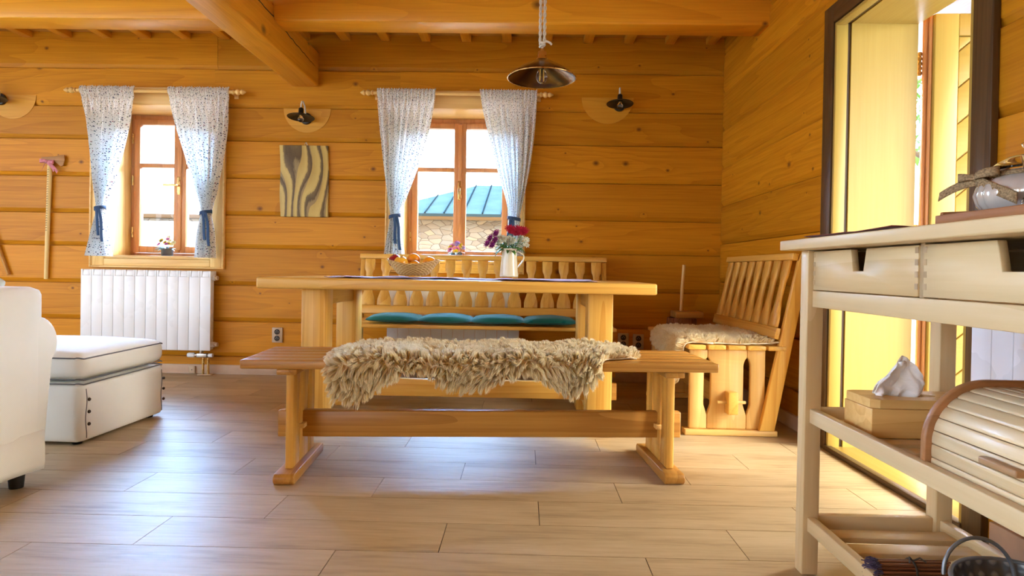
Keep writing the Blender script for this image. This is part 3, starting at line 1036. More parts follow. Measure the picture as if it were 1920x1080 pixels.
M_orange = fruit_mat('orange_peel', (.88, .34, .008), (.80, .26, .005), 6., .42, .35)
M_stem = plain('stem_brown', (.10, .05, .02), .7)
def apple(label, c, r, mat, rot):
    t = thing('apple', label, 'apple', c)
    m = MB(); M_ = Matrix.Rotation(rot[0], 4, 'X') @ Matrix.Rotation(rot[1], 4, 'Y')
    n = 20; prof = []
    for i in range(n+1):
        a = PI*i/n; rr = math.sin(a) * (1 - .10*math.cos(a) * -1) ; z = -math.cos(a)
        z = z * .93 - (.28 * math.exp(-(rr/.28)**2) if z > 0 else -.14*math.exp(-(rr/.25)**2))
        prof.append((r*rr if 0 < i < n else 0, r*z))
    m.lathe(prof, 32, M=M_); m.build('flesh', mat, t, smooth=80)
    m = MB(); m.tube([M_ @ Vector((0, 0, r*.62)), M_ @ Vector((.001, 0, r*.85)), M_ @ Vector((.004, 0, r*1.08))], .0016, 6); m.build('stem', M_stem, t, smooth=60)
def orange(label, c, r):
    t = thing('orange', label, 'orange', c)
    m = MB(); m.ball((0, 0, 0), r, 1, 1, .95, n=18); m.build('peel', M_orange, t, smooth=80)
    m = MB(); m.lathe([(0, r*.955), (.004, r*.957), (.004, r*.93), (0, r*.93)], 8, M=Matrix.Rotation(.5, 4, 'X')); m.build('stem_button', M_leaf, t)
apple('dark red apple at the left end of the wicker fruit basket', (-.683, 3.315, .851), .036, M_redapple, (.3, -.3))
apple('yellow apple in front of the red apple in the wicker basket', (-.640, 3.255, .842), .036, M_yelapple, (.25, .1))
orange('topmost orange in the middle of the wicker fruit basket', (-.588, 3.335, .858), .035)
orange('low orange nestled in the centre of the fruit basket, beneath the topmost orange', (-.572, 3.265, .822), .032)
orange('orange at the right end of the wicker fruit basket', (-.500, 3.31, .842), .035)

def pitcher():
    t = thing('pitcher', 'tall cream enamel pitcher holding flowers on the table', 'pitcher', (-.078, 3.345, .7745))
    m = MB()
    m.lathe([(0, .0), (.047, .0), (.050, .004), (.0495, .01), (.044, .07), (.0385, .125), (.0385, .140), (.0415, .150), (.0395, .151), (.0365, .141), (.0365, .125), (.042, .07), (.047, .012), (0, .008)], 40)
    # pull a spout out on the far-left side
    for v in m.bm.verts:
        if v.co.z > .135:
            d = v.co.xy.normalized() @ Vector((-.75, .66)) if v.co.xy.length > 1e-5 else 0
            if d > .6: v.co.xy *= 1 + .45 * (d - .6) * (v.co.z - .135) / .015
    m.build('body', M_enamel, t, smooth=60)
    m = MB()
    pts = []
    for i in range(17):
        a = i / 16
        x = .036 + .040 * math.sin(PI * a ** .75) + .006*a
        z = .136 - .088 * a + .012 * math.sin(PI * a * .8) * (1 - a)
        pts.append((x, 0, z))
    m.tube(pts, [.0055 + .001*math.sin(PI*i/16) for i in range(17)], 10, flat=.6); m.build('handle', M_enamel, t, smooth=60)
pitcher()

# flowers ------------------------------------------------------------
def petal_mat(name, col):
    key = ('pet', name)
    if key in _mats: return _mats[key]
    t = NT(name); tc = t.n('TexCoord'); nz = t.noise(tc.outputs['Object'], 60, 2, .5)
    c = t.ramp(nz, [(.3, tuple(x*.72 for x in col)), (.7, col)])
    df = t.n('BsdfDiffuse'); tl = t.n('BsdfTranslucent'); mx = t.n('MixShader'); mx.inputs[0].default_value = .5
    t.l(c, df.inputs[0]); t.l(c, tl.inputs[0]); t.l(df.outputs[0], mx.inputs[1]); t.l(tl.outputs[0], mx.inputs[2]); t.l(mx.outputs[0], t.out.inputs[0])
    _mats[key] = t.m
    return t.m
P_red = petal_mat('petal_crimson', (.75, .05, .11)); P_pink = petal_mat('petal_pink', (.78, .25, .48)); P_purple = petal_mat('petal_plum', (.42, .04, .26))
P_white = petal_mat('petal_white', (.95, .95, .78)); P_yellow = petal_mat('petal_yellow', (.88, .66, .06)); P_lilac = petal_mat('petal_lilac', (.55, .45, .70)); P_cream = petal_mat('petal_cream', (.86, .76, .45))
def dirM(d):
    d = Vector(d).normalized()
    return d.to_track_quat('Z', 'Y').to_matrix().to_4x4()
def bloom(m, c, d, R, np=12, rows=2, cup=.5, rnd=random):
    """daisy-like head of solid, slightly thick petals"""
    T = Matrix.Translation(c) @ dirM(d)
    for r in range(rows):
        rr = R * (1 - .28 * r)
        for k in range(np):
            a = 2*PI*(k + .5*r)/np + rnd.uniform(-.08, .08)
            ca, sa = math.cos(a), math.sin(a)
            wv = rr * 2.1 / np * 1.35
            pts = []
            for s, w, h in ((.12, .35, 0), (.55, 1., cup*.18 + .06*r), (.9, .75, cup*.40 + .1*r), (1.02, .1, cup*.48 + .12*r)):
                for q in (-1, 1):
                    lx, ly, lz = rr*s, q*wv*w*.5, rr*h
                    pts.append(T @ Vector((lx*ca - ly*sa, lx*sa + ly*ca, lz)))
            vs = m._new([m.bm.verts.new(p) for p in pts])
            for i in range(3): m.bm.faces.new((vs[2*i], vs[2*i+1], vs[2*i+3], vs[2*i+2]))
def centre(m, c, d, r):
    m.ball(c, r, 1, 1, .6, n=6, M=dirM(d))
def leafblade(m, p, d, L, W, bend=.3):
    d = Vector(d).normalized(); s = d.cross(Vector((0, 0, 1)))
    if s.length < .1: s = Vector((1, 0, 0))
    s.normalize(); up = s.cross(d)
    prev = None
    for i in range(6):
        t_ = i / 5
        w = W * math.sin(PI * (.08 + .9 * t_)) * .5
        c = Vector(p) + d * L * t_ - Vector((0, 0, 1)) * bend * L * t_ * t_
        cur = m._new([m.bm.verts.new(c - s * w + up * w * .3), m.bm.verts.new(c), m.bm.verts.new(c + s * w + up * w * .3)], .5)
        if prev:
            m.bm.faces.new((prev[0], prev[1], cur[1], cur[0])); m.bm.faces.new((prev[1], prev[2], cur[2], cur[1]))
        prev = cur

def bouquet():
    base = Vector((-.078, 3.345, .915))
    t = thing('flower_bouquet', 'bunch of red, plum and white flowers standing in the cream pitcher', 'bouquet', base)
    rnd = random.Random(4)
    heads = []
    def head(nm, x, y, z, d, R, mat, np=12, rows=2, cup=.5, c_col=None):
        m = MB(); bloom(m, (x, y, z), d, R, np, rows, cup, rnd); o = m.build(nm, mat, t, smooth=70, solid=.0008)
        if c_col:
            k = MB(); centre(k, Vector((x, y, z)) + Vector(d).normalized()*R*.12, d, R*.24); k.build('flower_centre', c_col, o, smooth=70)
        heads.append((x, y, z))
    for x, z, y in ((.012, .100, -.02), (.044, .112, -.01), (.076, .106, 0), (.000, .116, .02), (.034, .088, -.045), (.066, .092, -.03)):
        head('red_flower', x, y, z, (x*3, -.7, .7), .030, P_red, 16, 3, .7)
    for x, z, y in ((-.070, .088, -.01), (-.100, .062, -.02), (-.072, .052, -.045), (-.116, .034, 0), (-.088, .026, -.03)):
        head('plum_flower', x, y, z, (-.6, -.7, .4), .026, P_purple, 14, 3, .6)
    for k in range(30):
        a = rnd.uniform(0, 2*PI)
        x = rnd.uniform(-.060, .105); z = rnd.uniform(.025, .075) - .1 * max(0, x - .07); y = rnd.uniform(-.06, .02)
        head('white_flower', x, y, z, (x*4, -.8, rnd.uniform(.2, .9)), rnd.uniform(.014, .020), P_white, 7, 2, .4, P_cream)
    m = MB()
    for x, y, z in heads: m.tube([(x, y, z), (x*.55, y*.6, z*.35), (x*.2, y*.2, -.035), (x*.1, y*.1, -.12)], .0013, 5)
    m.build('stems', M_leaf, t, smooth=60)
    m = MB()
    for k in range(30):
        a = rnd.uniform(0, 2*PI); e = rnd.uniform(-.1, .8)
        leafblade(m, (.02*math.cos(a), .02*math.sin(a), rnd.uniform(-.003, .03)), (math.cos(a), math.sin(a), e), rnd.uniform(.05, .085), rnd.uniform(.012, .022), .5)
    for k in range(3): leafblade(m, (-.03, -.02, .0 + .005*k), (-.8, -.3, .15 - .1*k), .05, .03, .9)
    o = m.build('leaves', M_leaf, t, smooth=70, solid=.0006); o['kind'] = 'stuff'
bouquet()

def sillpot(label, x, palette, seed, glass):
    t = thing('flower_pot', label, 'flower pot', (x, 4.775, WZ0 + .0005))
    rnd = random.Random(seed)
    m = MB(); m.lathe([(0, 0), (.036, 0), (.041, .004), (.043, .055), (.045, .060), (.041, .060), (.038, .055), (.036, .01), (0, .01)], 24)
    m.build('pot', M_pot, t, smooth=50)
    k = 0
    for i in range(15):
        a = rnd.uniform(0, 2*PI); q = rnd.uniform(0, 1) ** .5
        x_, y_ = .062 * q * math.cos(a), .05 * q * math.sin(a) - .008; z_ = .075 + .068 * (1 - q*q) + rnd.uniform(-.008, .012)
        nm, mat, R, npet = palette[i % len(palette)]
        m = MB(); d = (x_ * 9, -.8, .5 + rnd.uniform(0, .4)); bloom(m, (x_, y_, z_), d, R, npet, 2, .5, rnd); o = m.build(nm, mat, t, smooth=70, solid=.0008)
        if R > .02: k2 = MB(); centre(k2, Vector((x_, y_, z_)) + Vector(d).normalized()*.003, d, R*.25); k2.build('flower_centre', M_hole, o, smooth=70)
    m = MB()
    for i in range(16):
        a = rnd.uniform(0, 2*PI); leafblade(m, (.02*math.cos(a), .02*math.sin(a), .055), (math.cos(a), math.sin(a), rnd.uniform(.0, .7)), rnd.uniform(.05, .08), .022, .4)
    o = m.build('leaves', M_greyleaf, t, smooth=70, solid=.0006); o['kind'] = 'stuff'
M_pot = plain('dark_pot', (.05, .05, .07), .3, .5)
sillpot('dark pot of yellow and pale flowers on the left window sill', -2.745, [('yellow_flower', P_yellow, .022, 10), ('cream_flower', P_cream, .019, 9), ('pink_flower', P_pink, .016, 8), ('white_flower', P_white, .018, 8)], 11, True)
sillpot('dark pot of pink, yellow and lilac flowers on the right window sill', -.513, [('yellow_flower', P_yellow, .020, 9), ('pink_flower', P_pink, .026, 11), ('lilac_flower', P_lilac, .018, 8), ('cream_flower', P_cream, .016, 8)], 12, False)

# ------------------------------------------------------------------ curtains
def rod(label, x0, x1, z, y):
    c = (x0 + x1) / 2
    t = thing('curtain_rod', label, 'curtain rod', (c, y, z), group=None)
    m = MB(); m.cyl((x0 - c, 0, 0), (x1 - c, 0, 0), .013, n=16); m.build('pole', pinepale(0), t, smooth=50)
    for s, xe in ((-1, x0 - c), (1, x1 - c)):
        m = MB()
        pr = [(0, -.004), (.014, -.004), (.019, .004), (.014, .012), (.011, .016), (.018, .024), (.023, .034), (.019, .046), (.011, .053), (.017, .060), (.019, .068), (.013, .078), (.005, .092), (0, .095)]
        m.lathe(pr, 20, M=Matrix.Translation((xe, 0, 0)) @ Matrix.Rotation(s * PI/2, 4, 'Y')); m.build('finial', pinepale(0), t, smooth=60)
        m = MB(); xb = xe - s * .012
        m.box(xb - .009, xb + .009, .010, YB - y - .0005, -.012, .010); m.box(xb - .016, xb + .016, YB - y - .010, YB - y - .0005, -.03, .03); m.build('bracket', pinepale(1), t, bevel=.003)
YR = 4.545
rod('pale wooden curtain rod above the left window', -3.30, -2.14, 2.074, YR)
rod('pale wooden curtain rod above the right window', -1.115, .100, 2.081, YR)

def curtain(label, zr, ztie, zbot, left, right, pleats, seed, tie_side):
    """left/right: tables of z -> x for the two edges (falling z)"""
    zt = zr + .030
    xm = (interp(sorted((z, x) for z, x in left), ztie) + interp(sorted((z, x) for z, x in right), ztie)) / 2
    t = thing('curtain', label, 'curtain', (xm, YR, zbot))
    lt = sorted((z, x) for z, x in left); rt = sorted((z, x) for z, x in right)
    m = MB()
    rnd = random.Random(seed)
    ph = [rnd.uniform(-.6, .6) for _ in range(3)]
    H = zt - zbot
    Wd = .80
    def f(u, v):
        z = zt - H * v
        x0, x1 = sinterp(lt, z), sinterp(rt, z)
        w = x1 - x0
        uu = u + .012 * math.sin(7 * u + ph[0] + 3 * v)
        x = x0 + w * uu
        a = 2*PI*pleats*u
        near = math.exp(-((z - ztie) / .10) ** 2)
        amp = .014 + .010 * min(1, v * 3) + .012 * (1 - w / .44)
        head = 0
        if v < .075: # gathered header and rod pocket
            a2 = a * 2.0
            k = v / .075
            off = .006 * math.sin(a2 + ph[1]) + .004 * math.sin(a2 * 2.7)
            belly = -.016 * math.sin(PI * min(1, max(0, (v * H) / .065)))
            y = off + belly - .0
            z += .004 * math.sin(a2 * 1.4) * (1 - k)
            return (x, YR - .003 + y - .010, z)
        blend = min(1, (v - .075) / .12)
        y = blend * (amp * math.sin(a + ph[1] + .8 * math.sin(2.2 * v + ph[2])) + .35 * amp * math.sin(2.3 * a + ph[2])) * (1 - .55 * near) + (1 - blend) * .006 * math.sin(2 * a + ph[1])
        return (x, YR - .016 + y - .012 * v, z)
    m.grid(f, 150, 60, uvs=lambda a, b: (a * Wd, b * H))
    m.build('cloth', M_curtain, t, smooth=80, world=True)
    # ribbon tie-back with hanging tails
    xa, xb = sinterp(lt, ztie), sinterp(rt, ztie)
    m = MB()
    n = 40; c = ((xa + xb) / 2, YR - .025); rx = (xb - xa) / 2 + .006; ry = .045
    pr = []
    for k in range(n):
        a = 2*PI*k/n
        pr.append((c[0] + rx * math.cos(a), c[1] + ry * math.sin(a), ztie + .008 * math.cos(a) * tie_side))
    rows = []
    for dz in (.012, -.012): rows.append(m._new([m.bm.verts.new((p[0], p[1], p[2] + dz)) for p in pr]))
    for k in range(n): m.bm.faces.new((rows[0][k], rows[0][(k+1) % n], rows[1][(k+1) % n], rows[1][k]))
    for dx, ln, sl in ((.006 * tie_side, .20, .012), (.024 * tie_side, .245, .030)):
        def tail(u, v):
            return (c[0] + dx + (u - .5) * .020 + sl * v * tie_side + .004 * math.sin(v * 6), c[1] - ry - .003 - .006 * math.sin(v * 5 + dx * 90) - abs(dx) * .1, ztie - ln * v)
        m.grid(tail, 3, 14)
    # knot
    m.ball((c[0] + .012 * tie_side, c[1] - ry - .003, ztie), .013, 1, .7, 1, n=8)
    m.build('tieback', M_navy, t, smooth=70, solid=.0015, world=True)
zr1 = 2.074
curtain('left-hand floral curtain of the left window, nearer the hanging axe', zr1, 1.21, .862, [(2.11, -3.268), (2.0, -3.250), (1.72, -3.200), (1.45, -3.158), (1.21, -3.125), (1.05, -3.150), (.862, -3.200)],
        [(2.11, -2.862), (2.0, -2.872), (1.85, -2.900), (1.62, -2.955), (1.45, -3.000), (1.30, -3.045), (1.21, -3.068), (1.05, -3.050), (.862, -3.012)], 8, 1, 1)
curtain('right-hand floral curtain of the left window, nearer the black wall lamp', zr1, 1.19, .862, [(2.11, -2.622), (2.0, -2.605), (1.80, -2.555), (1.60, -2.490), (1.40, -2.410), (1.27, -2.365), (1.19, -2.355), (1.05, -2.372), (.862, -2.388)],
        [(2.11, -2.170), (2.0, -2.172), (1.80, -2.180), (1.55, -2.215), (1.35, -2.255), (1.19, -2.282), (1.05, -2.268), (.862, -2.255)], 8, 2, 1)
zr2 = 2.081
curtain('left-hand floral curtain of the right window, above the fruit basket', zr2, 1.185, .905, [(2.115, -1.082), (2.0, -1.078), (1.75, -1.055), (1.45, -1.018), (1.25, -.985), (1.185, -.975), (1.05, -.995), (.905, -1.020)],
        [(2.115, -.658), (2.0, -.670), (1.85, -.697), (1.65, -.745), (1.45, -.815), (1.27, -.880), (1.185, -.902), (1.05, -.888), (.905, -.866)], 8, 3, 1)
curtain('right-hand floral curtain of the right window, beside the flower bouquet', zr2, 1.18, .905, [(2.115, -.338), (2.0, -.322), (1.85, -.290), (1.65, -.240), (1.45, -.180), (1.30, -.135), (1.18, -.118), (1.05, -.130), (.905, -.150)],
        [(2.115, .074), (2.0, .070), (1.80, .058), (1.55, .030), (1.35, -.005), (1.18, -.035), (1.05, -.022), (.905, .000)], 8, 4, -1)

# ------------------------------------------------------------------ radiators
def radiator(label, loc, rz, n, h, group, valve=True):
    """local: x along, front faces -y, z from 0 (bottom of the sections)"""
    t = thing('radiator', label, 'radiator', loc, rz, group)
    pw = .08
    for k in range(n):
        x = k * pw
        m = MB()
        m.box(x + .001, x + pw - .001, -.095, -.088, 0, h - .045)                     # front plate
        pr = [(-.095, h - .0445), (-.095, h - .035), (-.089, h - .006), (-.080, h), (-.01, h), (-.01, h - .012), (-.078, h - .014), (-.083, h - .0445)]
        m.prism(pr, 0, x + .016, x + pw - .016)                                        # bridge over the vents
        m.prism([(-.090, h - .072), (-.090, h - .058), (-.02, h - .058), (-.02, h - .072)], 0, x + .006, x + pw - .006)
        m.box(x + .001, x + .015, -.095, -.012, h - .045, h); m.box(x + pw - .015, x + pw - .001, -.095, -.012, h - .045, h)
        for q in (.020, .040, .060): m.box(x + q - .0015, x + q + .0015, -.0875, -.012, .0, h - .06)
        m.box(x + .018, x + pw - .018, -.06, -.04, .01, h - .02)
        m.build('section', M_white, t, bevel=.003)
    m = MB()
    for z in (.04, h - .05): m.cyl((-.012, -.05, z), (n*pw + .012, -.05, z), .020, n=14)
    m.build('header_tube', M_white, t, smooth=50)
    m = MB(); m.cyl((n*pw + .012, -.05, .04), (n*pw + .034, -.05, .04), .016, n=12); m.cyl((n*pw + .012, -.05, h - .05), (n*pw + .030, -.05, h - .05), .016, n=12); m.build('end_plug', M_socket, t, smooth=50)
    if valve:
        m = MB()
        xv = n*pw - .085
        m.box(xv - .03, xv + .045, -.068, -.034, -.055, -.026); m.cyl((xv, -.05, -.03), (xv, -.05, .02), .014, n=12); m.cyl((xv - .03, -.05, -.04), (xv - .05, -.05, -.04), .012, n=12); m.cyl((xv + .045, -.05, -.04), (xv + .058, -.05, -.04), .010, n=12)
        m.build('valve_body', M_steel, t, bevel=.003)
        m = MB(); m.lathe([(0, -.028), (.014, -.028), (.018, -.02), (.019, .012), (.015, .026), (0, .028)], 18, M=Matrix.Translation((xv - .075, -.05, -.04)) @ Matrix.Rotation(PI/2, 4, 'Y')); m.build('thermostat_knob', M_white, t, smooth=50)
        m = MB(); m.lathe([(0, -.018), (.014, -.018), (.015, .012), (0, .018)], 18, M=Matrix.Translation((xv + .072, -.05, -.04)) @ Matrix.Rotation(PI/2, 4, 'Y')); m.build('cap', M_white, t, smooth=50)
        for dx in (.012, .050):
            m = MB(); m.cyl((xv + dx, -.048, -loc[2] + .006), (xv + dx, -.048, -.055), .009, n=12); m.build('pipe', M_brass, t, smooth=50)
        m = MB(); m.box(xv - .02, xv + .085, -.075, -.020, -loc[2] + .0005, -loc[2] + .007); m.build('pipe_collar', M_socket, t, bevel=.002)
    return t
RG = 'white sectional radiators'
radiator('white sectional radiator below the left window, behind the ottoman', (-3.235, YB - .015, .185), 0, 12, .58, RG)
radiator('white sectional radiator below the right window, behind the pine bench', (-.985, YB - .015, .17), 0, 12, .56, RG)
# beside the door, on the right wall: local x -> -Y
radiator('white sectional radiator on the right wall, behind the kitchen trolley', (XR - .012, 1.885, .18), -PI/2, 9, .58, RG, valve=False)

# ------------------------------------------------------------------ armchair and ottoman
def armchair():
    t = thing('armchair', 'cream slipcovered armchair with rolled arms at the left edge', 'armchair', (-1.775, 1.775, 0), math.radians(-4))
    # local: back plane at x=0 (faces +x), chair extends to -x; y across
    hw = .488
    m = MB(); m.rbox(-.19, 0, -hw + .004, hw - .004, .10, .722, .035, puff=.0); o = m.build('back', M_cream, t, smooth=80)
    for s in (-1, 1):
        m = MB()
        # arm profile in (y,z): roll on top of a panel
        cy, cz, R = s * (hw - .040), .515, .102
        pr = []
        a0 = -40
        pr.append((s * (hw - .002), .062))
        for k in range(25):
            a = math.radians(a0 + (250) * k / 24)
            pr.append((cy + s * R * math.cos(a), cz + R * math.sin(a)))
        pr.append((s * (hw - .16), .35)); pr.append((s * (hw - .16), .062))
        if s < 0: pr = pr[::-1]
        m.prism(pr, 0, -.78, -.004); m.build('arm', M_cream, t, bevel=.018, seg=3)
    m = MB(); m.rbox(-.80, -.19, -hw + .17, hw - .17, .30, .46, .05, puff=.02); m.build('seat_cushion', M_cream, t, smooth=80)
    m = MB(); m.box(-.77, -.02, -hw + .02, hw - .02, .10, .30); m.build('base', M_cream, t, bevel=.01)
    # skirt with soft folds
    m = MB()
    per = [(.003, -hw + .010), (.003, hw - .010), (-.775, hw - .010), (-.775, -hw + .010)]
    pts = []
    for i in range(4):
        a, b = per[i], per[(i+1) % 4]
        for k in range(30): pts.append((lerp(a[0], b[0], k/30), lerp(a[1], b[1], k/30)))
    n = len(pts); rows = []
    for z, off in ((.20, -.004), (.13, .0), (.085, .001), (.055, -.006)):
        row = []
        for i, (x, y) in enumerate(pts):
            w = off * (1 + .8 * math.sin(i * .55)) ; cx, cyy = -.38, 0
            d = Vector((x - cx, y - cyy)).normalized()
            row.append(m.bm.verts.new((x + d.x*w, y + d.y*w, z + (.006 * math.sin(i*.3) if z < .06 else 0))))
        rows.append(row)
    for a, b in zip(rows, rows[1:]):
        for i in range(n): m.bm.faces.new((a[i], a[(i+1) % n], b[(i+1) % n], b[i]))
    m.build('skirt', M_cream, t, smooth=70, solid=.003)
    for x in (-.06, -.72):
        for y in (-hw + .06, hw - .06):
            m = MB(); m.lathe([(0, .001), (.022, .001), (.028, .07), (.028, .1005), (0, .1005)], 16, c=(x, y, 0)); m.build('leg', M_black, t, smooth=50)
armchair()

def pattern_cushion():
    m = MB(); h = .10
    m.rbox(-h, h, -.04, .04, -h, h, .04, puff=0)
    for v in m.bm.verts:                    # pinch the corners
        q = abs(v.co.x / h) * abs(v.co.z / h)
        v.co.y *= 1 - .75 * q ** 2
        v.co.x *= 1 + .08 * q; v.co.z *= 1 + .08 * q
    o = m.build('throw_cushion', fabric('pale_green_cushion', (.68, .74, .66), amt=.25, wr=30), None, smooth=80)
    o.matrix_world = Matrix.Translation((-2.075, 2.275, .694)) @ Matrix.Rotation(math.radians(86), 4, 'Z') @ Matrix.Rotation(math.radians(66), 4, 'X')
    tag(o, 'pale green cushion lying on the arm of the armchair at the left edge', 'cushion')
pattern_cushion()

def ottoman():
    t = thing('ottoman', 'cream slipcovered ottoman with dark piping in front of the left radiator', 'ottoman', (-2.34, 3.03, 0), math.radians(-1.5))
    hx, hy = .41, .305
    m = MB(); m.rbox(-hx, hx, -hy, hy, .012, .275, .022); m.build('base', M_cream, t, smooth=80)
    m = MB(); m.rbox(-hx - .004, hx + .006, -hy - .004, hy + .006, .290, .405, .045, puff=.035); m.build('cushion', M_cream, t, smooth=80)
    def ringpts(z, ex, r=.03):
        pts = []
        X, Y = hx + ex, hy + ex
        for cx, cy, a0 in ((X - r, Y - r, 0), (-X + r, Y - r, 90), (-X + r, -Y + r, 180), (X - r, -Y + r, 270)):
            for k in range(6):
                a = math.radians(a0 + 18 * k); pts.append((cx + r*math.cos(a), cy + r*math.sin(a), z + .003*math.sin(3*(cx+cy) + k)))
        return pts
    for z, ex in ((.388, .001), (.293, .001), (.274, .001)):
        m = MB(); m.tube(ringpts(z, ex), .0032, 6, closed=True); m.build('piping', M_piping, t, smooth=60)
    # overlapping corner vents with three dark buttons
    for cx, cy, s in ((hx + .001, -hy + .035, -1), (hx + .001, hy - .02, 1)):
        m = MB(); m.tube([(cx, cy + .004*math.sin(z*40), z) for z in [.03 + .02*i for i in range(12)]], .0018, 5); m.build('seam', M_piping, t)
        for z in (.09, .145, .20):
            m = MB(); m.lathe([(0, -.003), (.007, -.003), (.008, .001), (.006, .005), (0, .005)], 12, M=Matrix.Translation((cx + .001, cy + .016, z)) @ Matrix.Rotation(PI/2, 4, 'Y')); m.build('button', M_hole, t, smooth=50)
    for x in (-hx + .05, hx - .05):
        for y in (-hy + .05, hy - .05):
            m = MB(); m.lathe([(0, .0008), (.020, .0008), (.024, .0115), (0, .0115)], 12, c=(x, y, 0)); m.build('leg', M_black, t, smooth=50)
ottoman()

# ------------------------------------------------------------------ lamps
def pendant():
    t = thing('pendant_lamp', 'brass dish pendant lamp hanging on a white rope over the table', 'pendant lamp', (.077, 3.3, 1.822))
    m = MB()
    R = .180
    pr = [(.024, .100), (.030, .094), (.060, .078), (.110, .052), (.150, .026), (.172, .008), (.180, 0), (.181, -.004), (.176, -.004), (.170, .004), (.148, .021), (.108, .046), (.060, .071), (.028, .086), (.020, .092)]
    m.lathe(pr, 64); m.build('shade', M_darkbrass, t, smooth=60)
    m = MB(); m.tube([(.179*math.cos(2*PI*k/72), .179*math.sin(2*PI*k/72), -.002) for k in range(72)], .0032, 8, closed=True); m.build('rolled_rim', M_brass, t, smooth=60)
    m = MB(); m.lathe([(0, .150), (.010, .150), (.012, .140), (.021, .136), (.022, .108), (.029, .100), (.030, .094), (.022, .090), (0, .090)], 28); m.build('socket_cap', M_brass, t, smooth=45)
    m = MB(); m.lathe([(0, .089), (.016, .089), (.016, .055), (0, .055)], 20); m.build('lamp_holder', M_steel, t, smooth=45)
    m = MB(); m.lathe([(.012, .056), (.014, .046), (.024, .028), (.030, .010), (.029, -.006), (.020, -.022), (.008, -.029), (0, -.030)], 28); b = m.build('bulb', M_glass, t, smooth=70)
    m = MB()
    for k in range(4):
        a = PI/4 + k*PI/2
        m.cyl((.007*math.cos(a), .007*math.sin(a), .040), (.010*math.cos(a), .010*math.sin(a), -.010), .0018, n=6)
    m.build('filament', M_amber, b)
    # doubled rope with a knot and loose end
    m = MB()
    top = CZ - 1.822 - .046
    for s in (-1, 1):
        for ph in (0, PI):
            pts = []
            N = 90
            for i in range(N + 1):
                z = .185 + (top - .185) * i / N
                a = z * 95 + ph
                sp = .011
                pts.append((s*sp + .0045*math.cos(a), .0045*math.sin(a), z))
            m.tube(pts, .0050, 6)
    for k in range(3):
        pts = [(.013*math.cos(2*PI*i/20), .013*math.sin(2*PI*i/20), .168 + .008*k + .006*math.cos(2*PI*i/20 + k*2)) for i in range(20)]
        m.tube(pts, .0055, 7, closed=True)
    m.tube([(.004, -.012, .178), (.022, -.016, .186), (.038, -.014, .180), (.050, -.012, .170)], .0058, 7)
    m.tube([(0, 0, .185), (-.006, 0, .165), (0, 0, .148), (.006, 0, .165), (0, 0, .182)], .005, 7)
    m.build('rope', M_rope, t, smooth=60)
pendant()

def wall_lamp(label, x, z, rz, patch):
    t = thing('wall_lamp', label, 'wall lamp', (x, YB - .001, z), 0, 'black wall lamps on the log wall')
    R = Matrix.Rotation(rz, 4, 'Z')
    m = MB(); m.lathe([(0, 0), (.042, 0), (.044, .006), (.040, .018), (.015, .022), (0, .022)], 32, M=Matrix.Translation((0, -.0035, 0)) @ Matrix.Rotation(PI/2, 4, 'X')); m.build('rosette', M_black, t, smooth=45)
    # arched cable
    m = MB()
    pts = [R @ Vector(p) for p in ((0, -.024, .018), (0, -.03, .05), (0, -.045, .085), (0, -.075, .108), (0, -.105, .10), (0, -.118, .075), (0, -.12, .050))]
    fine = []
    for a, b in zip(pts, pts[1:]):
        for k in range(4): fine.append(a.lerp(b, k/4))
    fine.append(pts[-1])
    m.tube(fine, .0058, 8); m.build('cable', M_rope, t, smooth=60)
    S = R @ Matrix.Translation((0, -.12, 0)) @ Matrix.Rotation(math.radians(-6), 4, 'X')
    m = MB(); m.lathe([(0, .055), (.012, .053), (.018, .045), (.019, .012), (.024, .006), (.024, -.002), (0, -.002)], 20, M=S); m.build('socket', M_black, t, smooth=45)
    m = MB(); m.lathe([(.020, .010), (.028, .006), (.062, -.006), (.094, -.016), (.096, -.018), (.094, -.020), (.060, -.010), (.026, .001), (.020, .003)], 40, M=S); m.build('shade', M_black, t, smooth=45)
    m = MB(); m.lathe([(.009, -.002), (.012, -.012), (.020, -.026), (.022, -.036), (.016, -.048), (.006, -.054), (0, -.055)], 20, M=S); m.build('bulb', M_glass, t, smooth=70)
    m = MB(); m.lathe([(0, -.003), (.011, -.003), (.011, -.012), (0, -.012)], 12, M=S); m.build('bulb_cap', M_brass, t, smooth=45)
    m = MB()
    cx, cz, r = patch  # pale half-round patch, a thin plate flat on the wall
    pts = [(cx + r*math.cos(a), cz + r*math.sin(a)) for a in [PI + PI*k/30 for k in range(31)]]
    m.prism(pts, 1, -.0028, -.0003); o = m.build('half_round_patch', wood('pale_patch', (.70, .34, .03), (.55, .23, .012), 0, rough=.45), t)
    o['label'] = 'pale half-round patch on the log wall'
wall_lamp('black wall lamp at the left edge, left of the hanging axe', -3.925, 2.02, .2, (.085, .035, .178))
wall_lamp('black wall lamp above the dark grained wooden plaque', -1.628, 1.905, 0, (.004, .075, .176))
wall_lamp('black wall lamp on the right, between the pendant lamp and the corner', .680, 2.030, -.1, (-.085, .058, .190))

